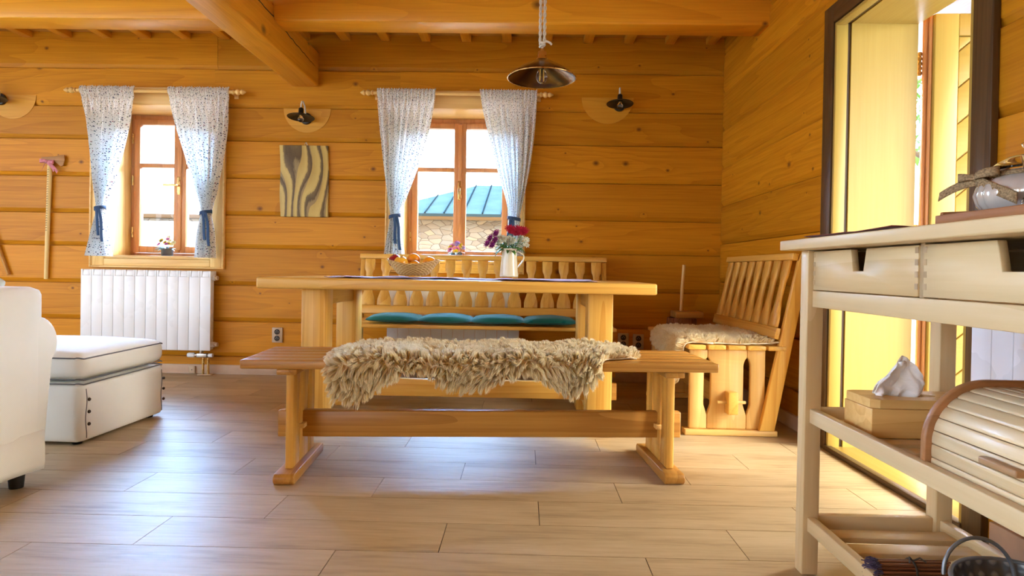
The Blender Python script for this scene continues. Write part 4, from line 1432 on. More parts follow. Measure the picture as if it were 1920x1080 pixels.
# ------------------------------------------------------------------ wall pieces
def plaque():
    t = NT('zebra_wood')
    tc = t.n('TexCoord')
    sp = t.n('SeparateXYZ'); t.l(tc.outputs['Object'], sp.inputs[0])
    v = t.n('CombineXYZ'); t.l(sp.outputs[0], v.inputs[0]); t.l(t.math('MULTIPLY', sp.outputs[2], .36), v.inputs[1])
    n1 = t.noise(v.outputs[0], 5.0, .6, .3, .2)
    n2 = t.noise(v.outputs[0], 60., 3, .6)
    n3 = t.noise(v.outputs[0], 7., 1., .5)
    ph = t.math('ADD', t.math('MULTIPLY', n1, 3.6), t.math('MULTIPLY', sp.outputs[0], 13.))
    fr = t.math('FRACT', ph)
    st = t.math('ADD', t.math('MULTIPLY_ADD', n2, .26, fr), t.math('MULTIPLY_ADD', n3, .9, -.55))
    c = t.ramp(st, [(.0, (.46, .32, .09)), (.45, (.58, .43, .14)), (.60, (.52, .38, .12)), (.66, (.19, .13, .055)), (.90, (.10, .065, .03)), (1., (.30, .21, .09))])
    t.bsdf(c, .5, .3, bump=st, bstr=.2, bdist=.002)
    m = MB()
    pr = [(-.181, -.018), (.0, -.018), (.181, -.018), (.181, 0), (-.181, 0)]
    # slightly wany outline
    w, h = .178, .264
    L = [(-w + .012 * (z + h) / (2*h) * -1 + .004*math.sin(z*14), z) for z in [-h + 2*h*i/16 for i in range(17)]]
    Rr = [(w - .010 * (z + h) / (2*h) + .003*math.sin(z*11 + 1), z) for z in [-h + 2*h*i/16 for i in range(17)]]
    m.prism(L + Rr[::-1], 1, -.024, 0)
    q = thing('wall_plaque', 'rectangular wooden plaque with dark swirling grain hung below a wall lamp', 'wall plaque', (-1.628, YB - .003, 1.441))
    m.build('grained_slab', t.m, q, bevel=.004)
    m = MB(); m.tube([(-.012, -.006, .262), (-.006, -.005, .280), (0, -.003, .290), (.006, -.005, .280), (.012, -.006, .262)], .002, 6); m.build('hanging_loop', M_steel, q)
plaque()

def axe():
    t = thing('walking_axe', 'slim long-handled walking axe with a pink bow hung left of the left window', 'axe', (-3.552, YB - .02, .685), 0)
    m = MB()
    N = 24
    m.tube([(.010*(1 - i/N) * -1 + .012*i/N, 0, .86*i/N) for i in range(N+1)], [.0135 + .003*i/N for i in range(N+1)], 10)
    h = m.build('handle', wood('axe_handle', (.78, .60, .26), (.62, .42, .14), 2, rough=.5), t, smooth=60)
    # burnt ornament on the upper half of the handle
    m = MB()
    for i in range(26):
        z = .36 + i*.018; x = -.010*(1 - z/.86) + .012*z/.86
        m.tube([(x - .006, -.0152, z), (x, -.0165, z + .006), (x + .006, -.0152, z + .001)], .0014, 5)
    m.build('burnt_ornament', M_hole, h)
    m = MB()
    pr = [(-.055, .868), (-.045, .905), (.02, .909), (.055, .912), (.100, .925), (.118, .928), (.124, .890), (.112, .846), (.096, .838), (.060, .868), (.035, .876), (.012, .872), (-.02, .868)]
    m.prism(pr, 1, -.011, .011)
    for v in m.bm.verts:
        k = max(0, (v.co.x - .03) / .09); v.co.y *= 1 - .8 * k
    m.build('axe_head', wood('axe_head', (.48, .25, .09), (.30, .14, .04), 0, rough=.5), t, bevel=.002)
    m = MB()
    for s, L, drop in ((-1, .055, .0), (1, .050, .01)):
        def loop(u, v, s=s, L=L):
            a = u * 2*PI
            return (.006 + s*L*(.5 - .5*math.cos(a)), -.022 - .010*math.sin(a), .872 + (v - .5)*.030*(.4 + .6*math.sin(a/2)) - .004*s)
        m.grid(loop, 24, 3)
    for s, x1, z1 in ((-1, -.035, .80), (1, .085, .79), (1, .06, .80)):
        m.grid(lambda u, v, x1=x1, z1=z1: (lerp(.006, x1, u) + (v-.5)*.010, -.024 - .004*math.sin(u*6), lerp(.868, z1, u) + (v - .5)*.018 + .01*math.sin(u*3)), 10, 2)
    m.ball((.006, -.026, .872), .012, 1, .8, 1, n=8)
    m.build('bow', fabric('pink_gingham', (.72, .26, .30), amt=.4, weave=600, wr=60), t, smooth=70, solid=.001)
axe()

def stick():
    t = MB(); t.tube([(-3.99, YB - .018, 1.12), (-3.93, YB - .018, .93), (-3.848, YB - .018, .712)], [.013, .012, .010], 10)
    o = t.build('walking_stick', wood('stick_wood', (.60, .30, .06), (.40, .18, .03), 2), None, smooth=60)
    tag(o, 'plain slanting wooden stick hung on the wall at the left edge above the armchair', 'stick')
stick()

def socket(label, x, z, rows=2):
    t = thing('wall_socket', label, 'wall socket', (x, YB - .001, z), 0, 'double wall sockets on the log wall')
    w, h = .040, .056 if rows == 2 else .03
    m = MB(); m.box(-w, w, -.012, 0, -h, h); m.build('plate', M_socket, t, bevel=.004)
    for k in range(rows):
        zc = .024 - .048*k if rows == 2 else 0
        m = MB(); m.lathe([(0, 0), (.0185, 0), (.0205, .003), (.0205, .0036), (.017, .0036), (.016, .0015), (0, .0012)], 24, M=Matrix.Translation((0, -.0121, zc)) @ Matrix.Rotation(PI/2, 4, 'X')); o = m.build('outlet', M_hole, t, smooth=40)
        m = MB()
        for dx in (-.008, .008): m.lathe([(0, .0014), (.0026, .0014), (.0026, .003), (0, .003)], 10, M=Matrix.Translation((dx, -.0121, zc)) @ Matrix.Rotation(PI/2, 4, 'X'))
        m.lathe([(0, .0014), (.0022, .0014), (.0022, .010), (0, .010)], 10, M=Matrix.Translation((0, -.0121, zc + .010)) @ Matrix.Rotation(PI/2, 4, 'X'))
        m.build('contact', M_steel, o)
socket('beige double wall socket left of the table, right of the left radiator', -1.822, .298)
socket('left one of the two double sockets on the wall right of the table', .741, .305)
socket('right one of the two double sockets on the wall right of the table', .852, .300)
t = thing('cable_outlet', 'small square cable outlet on the skirting under the left radiator', 'outlet', (-2.452, YB - .0165, .030))
m = MB(); m.box(-.024, .024, -.010, 0, -.026, .028); m.build('plate', M_socket, t, bevel=.003)
m = MB(); m.lathe([(0, 0), (.004, 0), (.004, .002), (0, .002)], 10, M=Matrix.Translation((0, -.0101, 0)) @ Matrix.Rotation(PI/2, 4, 'X')); m.build('hole', M_hole, t)

def churn():
    t = thing('butter_churn', 'wooden butter churn with tall dasher stick in the corner behind the side bench', 'butter churn', (1.11, 4.40, 0))
    n = 16
    for k in range(n):
        a0, a1 = 2*PI*k/n + .006, 2*PI*(k+1)/n - .006
        m = MB()
        pts = lambda R0, R1: [(R0*math.cos(a0), R0*math.sin(a0)), (R0*math.cos(a1), R0*math.sin(a1)), (R1*math.cos(a1), R1*math.sin(a1)), (R1*math.cos(a0), R1*math.sin(a0))]
        lo, hi = pts(.155, .135), pts(.100, .082)
        vb = m._new([m.bm.verts.new((*p, .001)) for p in lo]); vt = m._new([m.bm.verts.new((*p, .50)) for p in hi])
        m.bm.faces.new(vb[::-1]); m.bm.faces.new(vt)
        for i in range(4): m.bm.faces.new((vb[i], vb[(i+1) % 4], vt[(i+1) % 4], vt[i]))
        m.build('stave', redbrown(2), t, bevel=.002, seg=1)
    for z in (.06, .25, .44):
        r = .155 - .11 * z + .001
        m = MB(); m.lathe([(r + .001, z - .014), (r + .004, z - .014), (r + .004 - .003, z + .014), (r - .002, z + .014), (r + .001, z - .014)], 48); m.build('hoop', benchdark(0), t, smooth=40)
    m = MB(); m.box(-.062, .130, -.085, .085, .5005, .545); m.build('lid', benchdark(0), t, bevel=.006)
    m = MB(); m.tube([(-.003, 0, .546), (.0, 0, .70), (.010, 0, .868)], .012, 12); m.build('dasher_stick', pinepale(2), t, smooth=60)
churn()

# ------------------------------------------------------------------ kitchen trolley
def trolley():
    X0, X1 = .765, 1.165; Y0, Y1 = .74, 1.745
    t = thing('kitchen_trolley', 'pale birch kitchen trolley with two drawers at the right edge', 'trolley', ((X0+X1)/2, (Y0+Y1)/2, 0))
    P = lambda mb, nm, mt, **k: mb.build(nm, mt, t, world=True, **k)
    L = .044
    for x in (X0, X1 - L):
        for y in (Y0, Y1 - L):
            m = MB(); m.box(x, x + L, y, y + L, .001, .878); P(m, 'leg', birch(2), bevel=.003)
    m = MB()
    n = 6
    m.box(.715, 1.215, Y0 - .03, Y1 + .022, .8785, .905); P(m, 'top', birch(1), bevel=.003)
    # aprons under the drawers
    xa = X0 + .013
    m = MB(); m.box(xa, xa + .02, Y0 + L, Y1 - L - .0005, .726, .770); P(m, 'apron', birch(1), bevel=.002)
    m = MB(); m.box(X1 - L + .012, X1 - L + .032, Y0 + L, Y1 - L - .0005, .726, .878); P(m, 'apron', birch(1), bevel=.002)
    for y in (Y0 + .012, Y1 - .032):
        m = MB(); m.box(X0 + L, X1 - L, y, y + .02, .726, .878); P(m, 'apron', birch(0), bevel=.002)
    # drawers with notch handles and finger joints
    ya, yb = Y0 + L + .004, Y1 - L - .006
    mid = (ya + yb) / 2
    for d0, d1 in ((mid + .008, yb), (ya, mid - .008)):
        f = MB()
        yc = (d0 + d1) / 2
        z0, z1 = .7725, .8745
        poly = [(d0, z0), (d1, z0), (d1, z1), (yc + .034, z1), (yc + .022, z1 - .052), (yc - .022, z1 - .052), (yc - .034, z1), (d0, z1)]
        f.prism(poly, 0, xa - .001, xa + .016)
        dr = P(f, 'drawer', birch(1), bevel=.0015, seg=1)
        b = MB()
        b.box(xa + .0165, 1.10, d0, d0 + .012, z0, z1 - .012); b.box(xa + .0165, 1.10, d1 - .012, d1, z0, z1 - .012); b.box(1.09, 1.10, d0 + .012, d1 - .012, z0, z1 - .012); b.box(xa + .0165, 1.09, d0 + .012, d1 - .012, z0 + .004, z0 + .010)
        o = b.build('drawer_box', birch(0), dr); o.data.transform(Matrix.Translation(t.location).inverted())
        b = MB()
        for k in range(4):
            z = z0 + .014 + k * .024
            for yy in (d0, d1 - .010): b.box(xa - .0016, xa - .0008, yy, yy + .010, z, z + .012)
        o = b.build('finger_joint', wood('end_grain', (.50, .36, .20), (.40, .27, .14), 2), dr); o.data.transform(Matrix.Translation(t.location).inverted())
    m = MB(); m.box(xa + .002, xa + .03, mid - .0075, mid + .0075, .7705, .878); P(m, 'divider', wood('divider', (.42, .30, .16), (.32, .22, .11), 2), bevel=.001)
    # two shelves: rails all round and cross slats
    for z in (.413, .120):
        rails = ((X0 + .012, X0 + .034), (X1 - .034, X1 - .012))
        for a, b in rails:
            m = MB(); m.box(a, b, Y0 + L, Y1 - L - .0005, z, z + .038); P(m, 'shelf_rail', birch(1), bevel=.002)
        for y in (Y0 + .010, Y1 - .032):
            m = MB(); m.box(X0 + L, X1 - L, y, y + .022, z, z + .038); P(m, 'shelf_end', birch(0), bevel=.002)
        y = Y1 - L - .075
        while y > Y0 + L:
            m = MB(); m.box(X0 + .0345, X1 - .0345, y, y + .055, z + .001, z + .015); P(m, 'shelf_slat', birch(0), bevel=.002)
            y -= .088
trolley()
SH = .4285   # top of the middle shelf slats
BS = .1355

def tissue_box():
    x0, x1, y0, y1 = .827, 1.085, 1.49, 1.617
    t = thing('tissue_box', 'pine tissue box with a lid on the middle trolley shelf', 'tissue box', ((x0+x1)/2, (y0+y1)/2, SH + .0008))
    P = lambda mb, nm, **k: mb.build(nm, pinepale(0), t, world=True, **k)
    m = MB(); m.box(x0, x1, y0, y1, SH + .0008, SH + .070); P(m, 'box', bevel=.002)
    # lid with an oval hole
    m = MB()
    c = ((x0+x1)/2, (y0+y1)/2); n = 48
    out, inn = [], []
    for k in range(n):
        a = 2*PI*k/n; ca, sa = math.cos(a), math.sin(a)
        inn.append((c[0] + .058*ca, c[1] + .022*sa))
        s = min(abs((x1-x0)/2/ca) if abs(ca) > 1e-6 else 9, abs((y1-y0)/2/sa) if abs(sa) > 1e-6 else 9)
        out.append((c[0] + s*ca, c[1] + s*sa))
    zl, zh = SH + .0715, SH + .092
    rows = [[m.bm.verts.new((*p, z)) for p in ring] for ring, z in ((out, zl), (out, zh), (inn, zh), (inn, zl))]
    for r in rows: m._new(r, .3)
    # exact corners
    for r in rows[:2]:
        for v in r:
            pass
    for a, b in ((0, 1), (1, 2), (2, 3), (3, 0)):
        for k in range(n): m.bm.faces.new((rows[a][k], rows[a][(k+1) % n], rows[b][(k+1) % n], rows[b][k]))
    P(m, 'lid')
    # the tissue itself
    m = MB()
    rnd = random.Random(3)
    def f(u, v):
        # v up the sheet, u across
        w = .040 + .070 * math.sin(PI * min(1, v * .62 + .05)) * (1 - .82 * v ** 2.2)
        x = c[0] - .045 + .02*v + (u - .5) * 2 * w * .62
        z = zh - .02 + .118 * v * (1 - .30 * abs(2*u - 1) ** 1.5)
        y = c[1] - .020 * math.sin(u * 7.5 + 1) * (.4 + .6 * v) * (1 - .5*v) + .012 * mnoise.noise((u*6, v*5, 2)) - .012*v
        return (x, y, z)
    m.grid(f, 40, 30)
    m.grid(lambda u, v: (lambda p: (p[0] + .012 * (1 - v) , p[1] + .022*(1 - v) + .012*math.sin(u*8), p[2] - .012 * v * abs(math.sin(u * 4))))(f(1 - u, v)), 40, 30)
    o = m.build('tissue', M_tissue, None, smooth=80, solid=.0008)
    tag(o, 'crumpled white tissue standing out of the pine tissue box', 'tissue')
tissue_box()

def breadbox():
    y0, y1 = .82, 1.255
    xf, xb = .792, 1.09
    zb = SH + .0008
    t = thing('bread_box', 'roll-top wooden bread box with tambour slats on the middle trolley shelf', 'bread box', ((xf+xb)/2, (y0+y1)/2, zb))
    P = lambda mb, nm, mt, par=t, **k: mb.build(nm, mt, par, world=True, **k)
    H = .182
    def prof(off, n=20):
        # front vertical, then quarter round, then flat top to the back
        R = .125
        pts = [(xf + off, zb)]
        for k in range(n + 1):
            a = PI - (PI/2) * k / n
            pts.append((xf + R + (R - off) * math.cos(a), zb + H - R + (R - off) * math.sin(a)))
        pts.append((xb, zb + H - off)); pts.append((xb, zb))
        return pts
    for a, b in ((y1 - .016, y1), (y0, y0 + .016)):
        m = MB(); m.prism(prof(0), 1, a, b); P(m, 'end_panel', wood('bread_end', (.42, .20, .08), (.25, .11, .035), 0), bevel=.002, seg=1)
    # tambour slats following the curve
    path = prof(.012, 60)[0:-2]
    path.append((xb - .005, path[-1][1]))
    # resample by arc length
    segs = []; tot = 0
    for p, q in zip(path, path[1:]): d = math.dist(p, q); segs.append((tot, d, p, q)); tot += d
    def at(s):
        for s0, d, p, q in segs:
            if s <= s0 + d + 1e-9:
                u = (s - s0) / d if d else 0
                return (p[0] + (q[0]-p[0])*u, p[1] + (q[1]-p[1])*u), ((q[0]-p[0])/d, (q[1]-p[1])/d)
        s0, d, p, q = segs[-1]; return q, ((q[0]-p[0])/d, (q[1]-p[1])/d)
    sw = .0265; s = .004; hs = []
    while s + sw < tot:
        pts_o, pts_i = [], []
        for k in range(5):
            p, d = at(s + .0007 + (sw - .0014) * k / 4); nrm = (-d[1], d[0])
            bulge = .0008 * math.sin(PI * k / 4)
            pts_o.append((p[0] + nrm[0]*bulge, p[1] + nrm[1]*bulge)); pts_i.append((p[0] - nrm[0]*.008, p[1] - nrm[1]*.008))
        m = MB(); m.prism(pts_o + pts_i[::-1], 1, y0 + .0165, y1 - .0165); hs.append(P(m, 'slat', breadwood(1), bevel=.001, seg=1))
        s += sw
    # pull bar on the third slat
    p, d = at(.004 + sw * 2.5); nrm = (-d[1], d[0])
    m = MB()
    yc = (y0 + y1) / 2 + .01
    px, pz = p[0] + nrm[0]*.003, p[1] + nrm[1]*.003
    m.box(px - .016, px + .0, yc - .042, yc + .042, pz - .006, pz + .007)
    P(m, 'pull_bar', wood('pull_wood', (.50, .30, .14), (.34, .18, .07), 1), bevel=.003)
    m = MB(); m.box(xb - .012, xb - .0005, y0 + .0165, y1 - .0165, zb, zb + H - .02); P(m, 'back_panel', breadwood(1))
breadbox()

# things on the trolley top
TOP = .9055
cloth_strip('trolley_runner', 'dark red cloth lying on top of the trolley at its far end', 'runner', .735, 1.12, 1.27, 1.66, TOP, .010, M_runner_red, 8, 30, 30)
def tray():
    x0, x1, y0, y1 = .733, 1.02, .78, 1.135
    t = thing('serving_tray', 'reddish wooden serving tray on the trolley top under the jar', 'tray', ((x0+x1)/2, (y0+y1)/2, TOP))
    P = lambda mb, nm, **k: mb.build(nm, M_tray, t, world=True, **k)
    m = MB(); m.box(x0 + .008, x1 - .008, y0 + .008, y1 - .008, TOP + .0005, TOP + .008); P(m, 'base')
    for a in ((x0, x0 + .008), (x1 - .008, x1)):
        m = MB(); m.box(*a, y0, y1, TOP + .0005, TOP + .016); P(m, 'side', bevel=.002)
    for b0, b1 in ((y0, y0 + .008), (y1 - .008, y1)):
        m = MB()
        poly = [(x0 + .0085, TOP + .0005), (x1 - .0085, TOP + .0005), (x1 - .0085, TOP + .022), ((x0+x1)/2 + .06, TOP + .026), ((x0+x1)/2, TOP + .040), ((x0+x1)/2 - .06, TOP + .026), (x0 + .0085, TOP + .022)]
        m.prism(poly, 1, b0, b1); P(m, 'end', bevel=.002)
tray()
M_pearl = plain('pearly_ceramic', (.62, .58, .50), .16, .6, .35, noise_amt=.04, nscale=6, coat=.5, bstr=0)
def jar():
    JAR = t = thing('sugar_jar', 'ribbed pearly jar with domed glass lid and burlap bow on the trolley top', 'jar', (.835, 1.035, TOP + .0085))
    m = MB()
    rib = lambda a, z: .035 * abs(math.cos(12 * a)) * (1 if .006 < z < .072 else .3)
    m.lathe([(0, 0), (.055, 0), (.062, .004), (.072, .025), (.076, .045), (.072, .064), (.060, .080), (.052, .086), (.052, .094), (.048, .094), (.048, .084), (.066, .062), (.070, .045), (.064, .02), (0, .008)], 96, ribs=rib)
    m.build('body', M_pearl, t, smooth=50)
    m = MB()
    m.lathe([(.060, .0955), (.062, .098), (.058, .103), (.052, .112), (.038, .124), (.020, .130), (.012, .133), (.010, .138), (.020, .146), (.022, .153), (.014, .161), (0, .163)], 40)
    m.lathe([(0, .128), (.018, .127), (.036, .120), (.049, .109), (.054, .0985), (.060, .0955)], 40)
    bmesh.ops.remove_doubles(m.bm, verts=m.bm.verts[:], dist=1e-5)
    m.build('glass_lid', M_glass, t, smooth=50)
    m = MB()
    n = 50; rows = []
    for z, r in ((.082, .060), (.093, .0545)): rows.append(m._new([m.bm.verts.new((r*math.cos(2*PI*k/n), r*math.sin(2*PI*k/n), z)) for k in range(n)]))
    for k in range(n): m.bm.faces.new((rows[0][k], rows[0][(k+1) % n], rows[1][(k+1) % n], rows[1][k]))
    ox, oy = -.050, .030
    for s, L in ((1, .036), (-1, .040)):
        m.grid(lambda u, v, s=s, L=L: (ox - .018 - .010*math.sin(2*PI*u) , oy + s*L*(.5 - .5*math.cos(2*PI*u)), .084 + (v - .5)*.020*(.45 + .55*math.sin(PI*u)) + .006*math.sin(PI*u)), 24, 3)
    m.grid(lambda u, v: (ox - .016 - .02*u + (v-.5)*.002, oy + .058*u, .078 - .022*u*u - .004*u + (v - .5)*.020), 16, 3)
    m.grid(lambda u, v: (ox - .020 - .008*u, oy - .09*u, .078 - .052*u + (v - .5)*.024), 12, 3)
    m.ball((ox - .012, oy, .084), .011, n=8)
    m.build('bow', M_burlap, t, smooth=70, solid=.0012)
    t.scale = (1.12, 1.12, .78)
jar()
def cruet():
    t = thing('glass_cruet', 'small clear glass cruet beside the jar at the right edge', 'cruet', (.768, .965, TOP + .0085))
    m = MB(); m.lathe([(0, 0), (.012, 0), (.014, .003), (.014, .016), (.008, .024), (.006, .034), (.010, .060), (.015, .085), (.0135, .085), (.008, .060), (.0045, .034), (.006, .024), (.011, .016), (.011, .006), (0, .005)], 28)
    m.build('glass_body', M_glass, t, smooth=50)
cruet()

# things on the bottom shelf
def punched_mat():
    t = NT('punched_zinc')
    tc = t.n('TexCoord'); v = tc.outputs['Object']
    sp = t.n('SeparateXYZ'); t.l(v, sp.inputs[0])
    a = t.math('ARCTAN2', sp.outputs[1], sp.outputs[0])
    ua = t.math('MULTIPLY', a, 22.); ub = t.math('MULTIPLY', sp.outputs[2], 130.)
    d1 = t.math('SINE', t.math('ADD', ua, ub)); d2 = t.math('SINE', t.math('SUBTRACT', ua, ub))
    h = t.math('MULTIPLY', d1, d2)
    nz = t.noise(v, 24., 3, .6)
    c = t.ramp(h, [(.25, (.12, .13, .135)), (.6, (.28, .30, .31)), (.9, (.42, .42, .38))])
    c2 = t.mix(t.math('MULTIPLY', nz, .35), c, (.16, .15, .13))
    t.bsdf(c2, .42, .5, .6, bump=h, bstr=.6, bdist=.003)
    return t.m
M_zinc = punched_mat()
def basket2():
    t = thing('metal_basket', 'grey punched metal basket with wire handle on the bottom trolley shelf', 'basket', (.955, 1.10, BS + .0008))
    m = MB(); S = Matrix.Diagonal((.150, .20, 1, 1))
    m.lathe([(0, 0), (.78, 0), (.84, .004), (.90, .04), (.97, .085), (1.0, .100), (.985, .101), (.955, .085), (.885, .04), (.82, .008), (0, .006)], 64, M=S); m.build('body', M_zinc, t, smooth=50)
    m = MB(); m.tube([(.150*math.cos(2*PI*k/64), .20*math.sin(2*PI*k/64), .100) for k in range(64)], .0045, 8, closed=True); m.build('rim', M_grey, t, smooth=60)
    for s in (1, -1):
        m = MB(); pts = []
        for k in range(21):
            a = PI * k / 20
            pts.append((-.060*math.cos(a)*1.15 - .045, s*(.150 + .010*math.sin(a)), .088 + .070*math.sin(a)))
        m.tube(pts, .0038, 8); m.build('wire_handle', M_grey, t, smooth=60)
basket2()
def placemat():
    t = thing('rolled_placemat', 'rolled brown slatted placemat with purple fringe on the bottom trolley shelf', 'placemat', (.86, 1.40, BS + .001))
    m = MB()
    for k in range(40):
        a = k * .42; r = .022 - .0004*k
        m.cyl((-.062, r*math.cos(a), .024 + r*math.sin(a)), (.095, r*math.cos(a), .024 + r*math.sin(a)), .0022, n=6)
    m.build('slats', redbrown(0), t, smooth=40)
    m = MB(); rnd = random.Random(2)
    for k in range(120):
        a = rnd.uniform(0, 2*PI); r = rnd.uniform(.004, .023)
        p = Vector((-.062, r*math.cos(a), .024 + r*math.sin(a)))
        q = p + Vector((-rnd.uniform(.012, .024), .008*math.cos(a), .006*math.sin(a) - .004))
        m.tube([p, p.lerp(q, .5) + Vector((0, rnd.uniform(-.004, .004), rnd.uniform(-.003, .004))), q], .0013, 4)
    o = m.build('fringe', fabric('purple_fringe', (.10, .07, .13), amt=.3), t); o['kind'] = 'stuff'
    m = MB()
    m.tube([(.01 + .0*math.cos(2*PI*k/24), .0245*math.cos(2*PI*k/24), .024 + .0245*math.sin(2*PI*k/24)) for k in range(24)], .0022, 6, closed=True)
    m.tube([(.01, -.006, .048), (.022, -.012, .058), (.03, -.022, .052)], .0018, 5); m.tube([(.01, -.006, .048), (-.002, -.014, .06), (-.006, -.022, .05)], .0018, 5)
    m.build('tie_cord', M_hole, t, smooth=60)
placemat()

# ------------------------------------------------------------------ outdoors
def stone_mat():
    t = NT('field_stone')
    tc = t.n('TexCoord'); v = tc.outputs['Object']
    w = t.noise(v, 2.5, 2, .5)
    sp = t.n('SeparateXYZ'); t.l(v, sp.inputs[0])
    cv = t.n('CombineXYZ')
    t.l(t.math('MULTIPLY_ADD', w, .5, t.math('MULTIPLY', sp.outputs[0], 5.4)), cv.inputs[0]); t.l(t.math('MULTIPLY_ADD', w, .35, t.math('MULTIPLY', sp.outputs[2], 12.)), cv.inputs[1]); t.l(t.math('MULTIPLY', sp.outputs[1], 3.), cv.inputs[2])
    ed = t.voronoi(cv.outputs[0], 1., 'DISTANCE_TO_EDGE', '3D', .85)
    ce = t.voronoi(cv.outputs[0], 1., 'F1', '3D', .85)
    cs = t.n('SeparateColor'); t.l(ce.outputs['Color'], cs.inputs[0])
    st = t.ramp(cs.outputs[0], [(0, (.20, .17, .14)), (.4, (.30, .26, .21)), (.7, (.22, .22, .21)), (1, (.34, .28, .20))])
    c = t.mix(t.math('LESS_THAN', ed.outputs['Distance'], .035), st, (.13, .105, .085))
    t.bsdf(c, .85, .2, bump=ed.outputs['Distance'], bstr=.5, bdist=.05)
    return t.m
def hill_mat():
    t = NT('pale_meadow'); tc = t.n('TexCoord')
    a = t.noise(tc.outputs['Object'], .8, 5, .65); b = t.noise(tc.outputs['Object'], 7., 3, .6)
    f = t.math('MULTIPLY_ADD', b, .4, t.math('MULTIPLY', a, .6))
    t.bsdf(t.ramp(f, [(.35, (.22, .25, .18)), (.6, (.40, .42, .36))]), .95, .1)
    return t.m
def ground_mat():
    t = NT('pale_gravel'); tc = t.n('TexCoord')
    a = t.noise(tc.outputs['Object'], 40., 3, .6)
    t.bsdf(t.ramp(a, [(.3, (.13, .12, .10)), (.7, (.19, .175, .15))]), .95, .1)
    return t.m
M_stone = stone_mat()
m = MB()
def gz(x, y):
    h = -.25
    if y > YB + 1.2: h += min(1, (y - 5.8) / 4.5) * (1.05 + .75 * max(0, min(1, (-x - 1.5) / 3.5)))
    return h
m.grid(lambda u, v: (lerp(-26, 24, u), lerp(-16, 11.2, v), gz(lerp(-26, 24, u), lerp(-16, 11.2, v))), 50, 54)
tag(m.build('ground', ground_mat(), None, smooth=60), kind='structure')
m = MB()
m.grid(lambda u, v: (lerp(-60, 60, u), lerp(15, 75, v), lerp(.5, 18.5, v ** .9) + 1.2 * mnoise.noise((u*9, v*5, 0))), 40, 24)
tag(m.build('hill', hill_mat(), None, smooth=80), kind='structure')

def barn():
    t = thing('stone_barn', 'stone outbuilding with a blue-grey metal roof outside the right window', 'building', (1.2, 13.5, .6))
    P = lambda mb, nm, mt, **k: mb.build(nm, mt, t, world=True, **k)
    m = MB(); m.box(-2.35, 5.0, 11.0, 16.0, .3, 1.74); P(m, 'stone_wall', M_stone)
    # hip roof of standing seams
    t2 = NT('blue_metal_roof'); tc = t2.n('TexCoord'); nz = t2.noise(tc.outputs['Object'], 3., 2, .5)
    t2.bsdf(t2.ramp(nz, [(.3, (.026, .044, .050)), (.7, (.034, .056, .064))]), 1., 0.)
    e0, e1, f0, f1 = -2.65, 5.3, 10.72, 16.3; ze = 1.76; zr = 2.62; hp = 1.62
    A = [Vector(p) for p in ((e0, f0, ze), (e1, f0, ze), (e1, f1, ze), (e0, f1, ze), (e0 + hp, (f0+f1)/2, zr), (e1 - hp, (f0+f1)/2, zr))]
    m = MB()
    vs = m._new([m.bm.verts.new(p) for p in A]); lo = m._new([m.bm.verts.new(p - Vector((0, 0, .05))) for p in A[:4]])
    for f in ((0, 1, 5, 4), (2, 3, 4, 5), (1, 2, 5), (3, 0, 4)): m.bm.faces.new([vs[i] for i in f])
    for i in range(4): m.bm.faces.new((lo[i], lo[(i+1) % 4], vs[(i+1) % 4], vs[i]))
    m.bm.faces.new(lo[::-1])
    roof = P(m, 'roof', t2.m)
    m = MB()
    x = e0 + .28
    while x < e1:
        k = min(1, (x - e0) / hp, (e1 - x) / hp)
        a = Vector((x, f0, ze + .012)); b = Vector((x, lerp(f0, (f0+f1)/2, k), lerp(ze, zr, k) + .012))
        m.tube([a, b], .014, 4); x += .33
    o = m.build('seam', plain('seam_metal', (.006, .012, .015), 1., 0.), roof); o.data.transform(Matrix.Translation(t.location).inverted())
    m = MB(); m.box(e0, e1, f0 - .02, f0 + .05, ze - .11, ze - .051); P(m, 'fascia', darkwood(0))
barn()
t = thing('stone_fence', 'low stone garden wall with dark coping outside the left window', 'garden wall', (-6.4, 11.2, .6))
m = MB(); m.box(-13, -2.36, 11.0, 11.4, .3, 1.62); m.build('masonry', M_stone, t, world=True)
m = MB(); m.box(-13.1, -2.66, 10.94, 11.46, 1.6205, 1.70); m.build('coping', darkwood(0), t, world=True, bevel=.01)

# outside the door: boarded soffit, a tree
m = MB()
for k in range(9): m.box(XR + WT + .001, XR + WT + 1.1, YO + k*.93, YO + (k+1)*.93 - .01, 2.28, 2.31)
tag(m.build('trim_5', darkwood(1)), kind='structure')
def tree(label, x, y, z0, h, R, seed):
    t = thing('tree', label, 'tree', (x, y, z0))
    rnd = random.Random(seed)
    m = MB(); m.tube([(0, 0, 0), (.05, .02, h*.3), (0, .05, h*.6), (.05, 0, h*.85)], [.12, .10, .07, .03], 8)
    for k in range(9):
        a = rnd.uniform(0, 2*PI); q = h * rnd.uniform(.35, .7); m.tube([(0, .03, q), (R*.4*math.cos(a), R*.4*math.sin(a), q + .3), (R*.75*math.cos(a), R*.75*math.sin(a), q + .55)], [.045, .03, .012], 6)
    m.build('trunk', plain('bark', (.16, .11, .07), .9), t, smooth=60)
    m = MB()
    for k in range(1500):
        a = rnd.uniform(0, 2*PI); b = math.acos(rnd.uniform(-1, 1)); q = R * rnd.uniform(.45, 1.0)
        p = Vector((q*math.sin(b)*math.cos(a), q*math.sin(b)*math.sin(a), h*.68 + q*.8*math.cos(b)))
        leafblade(m, p, (rnd.uniform(-1, 1), rnd.uniform(-1, 1), rnd.uniform(-.6, .6)), rnd.uniform(.10, .18), .09, .3)
    o = m.build('crown', plain('tree_leaf', (.22, .38, .08), .6, nscale=4, noise_amt=.3), t, smooth=70, solid=.001)
    o['kind'] = 'stuff'
tree('leafy green tree outside the open door', 5.2, 7.4, -.25, 5.0, 1.5, 21)

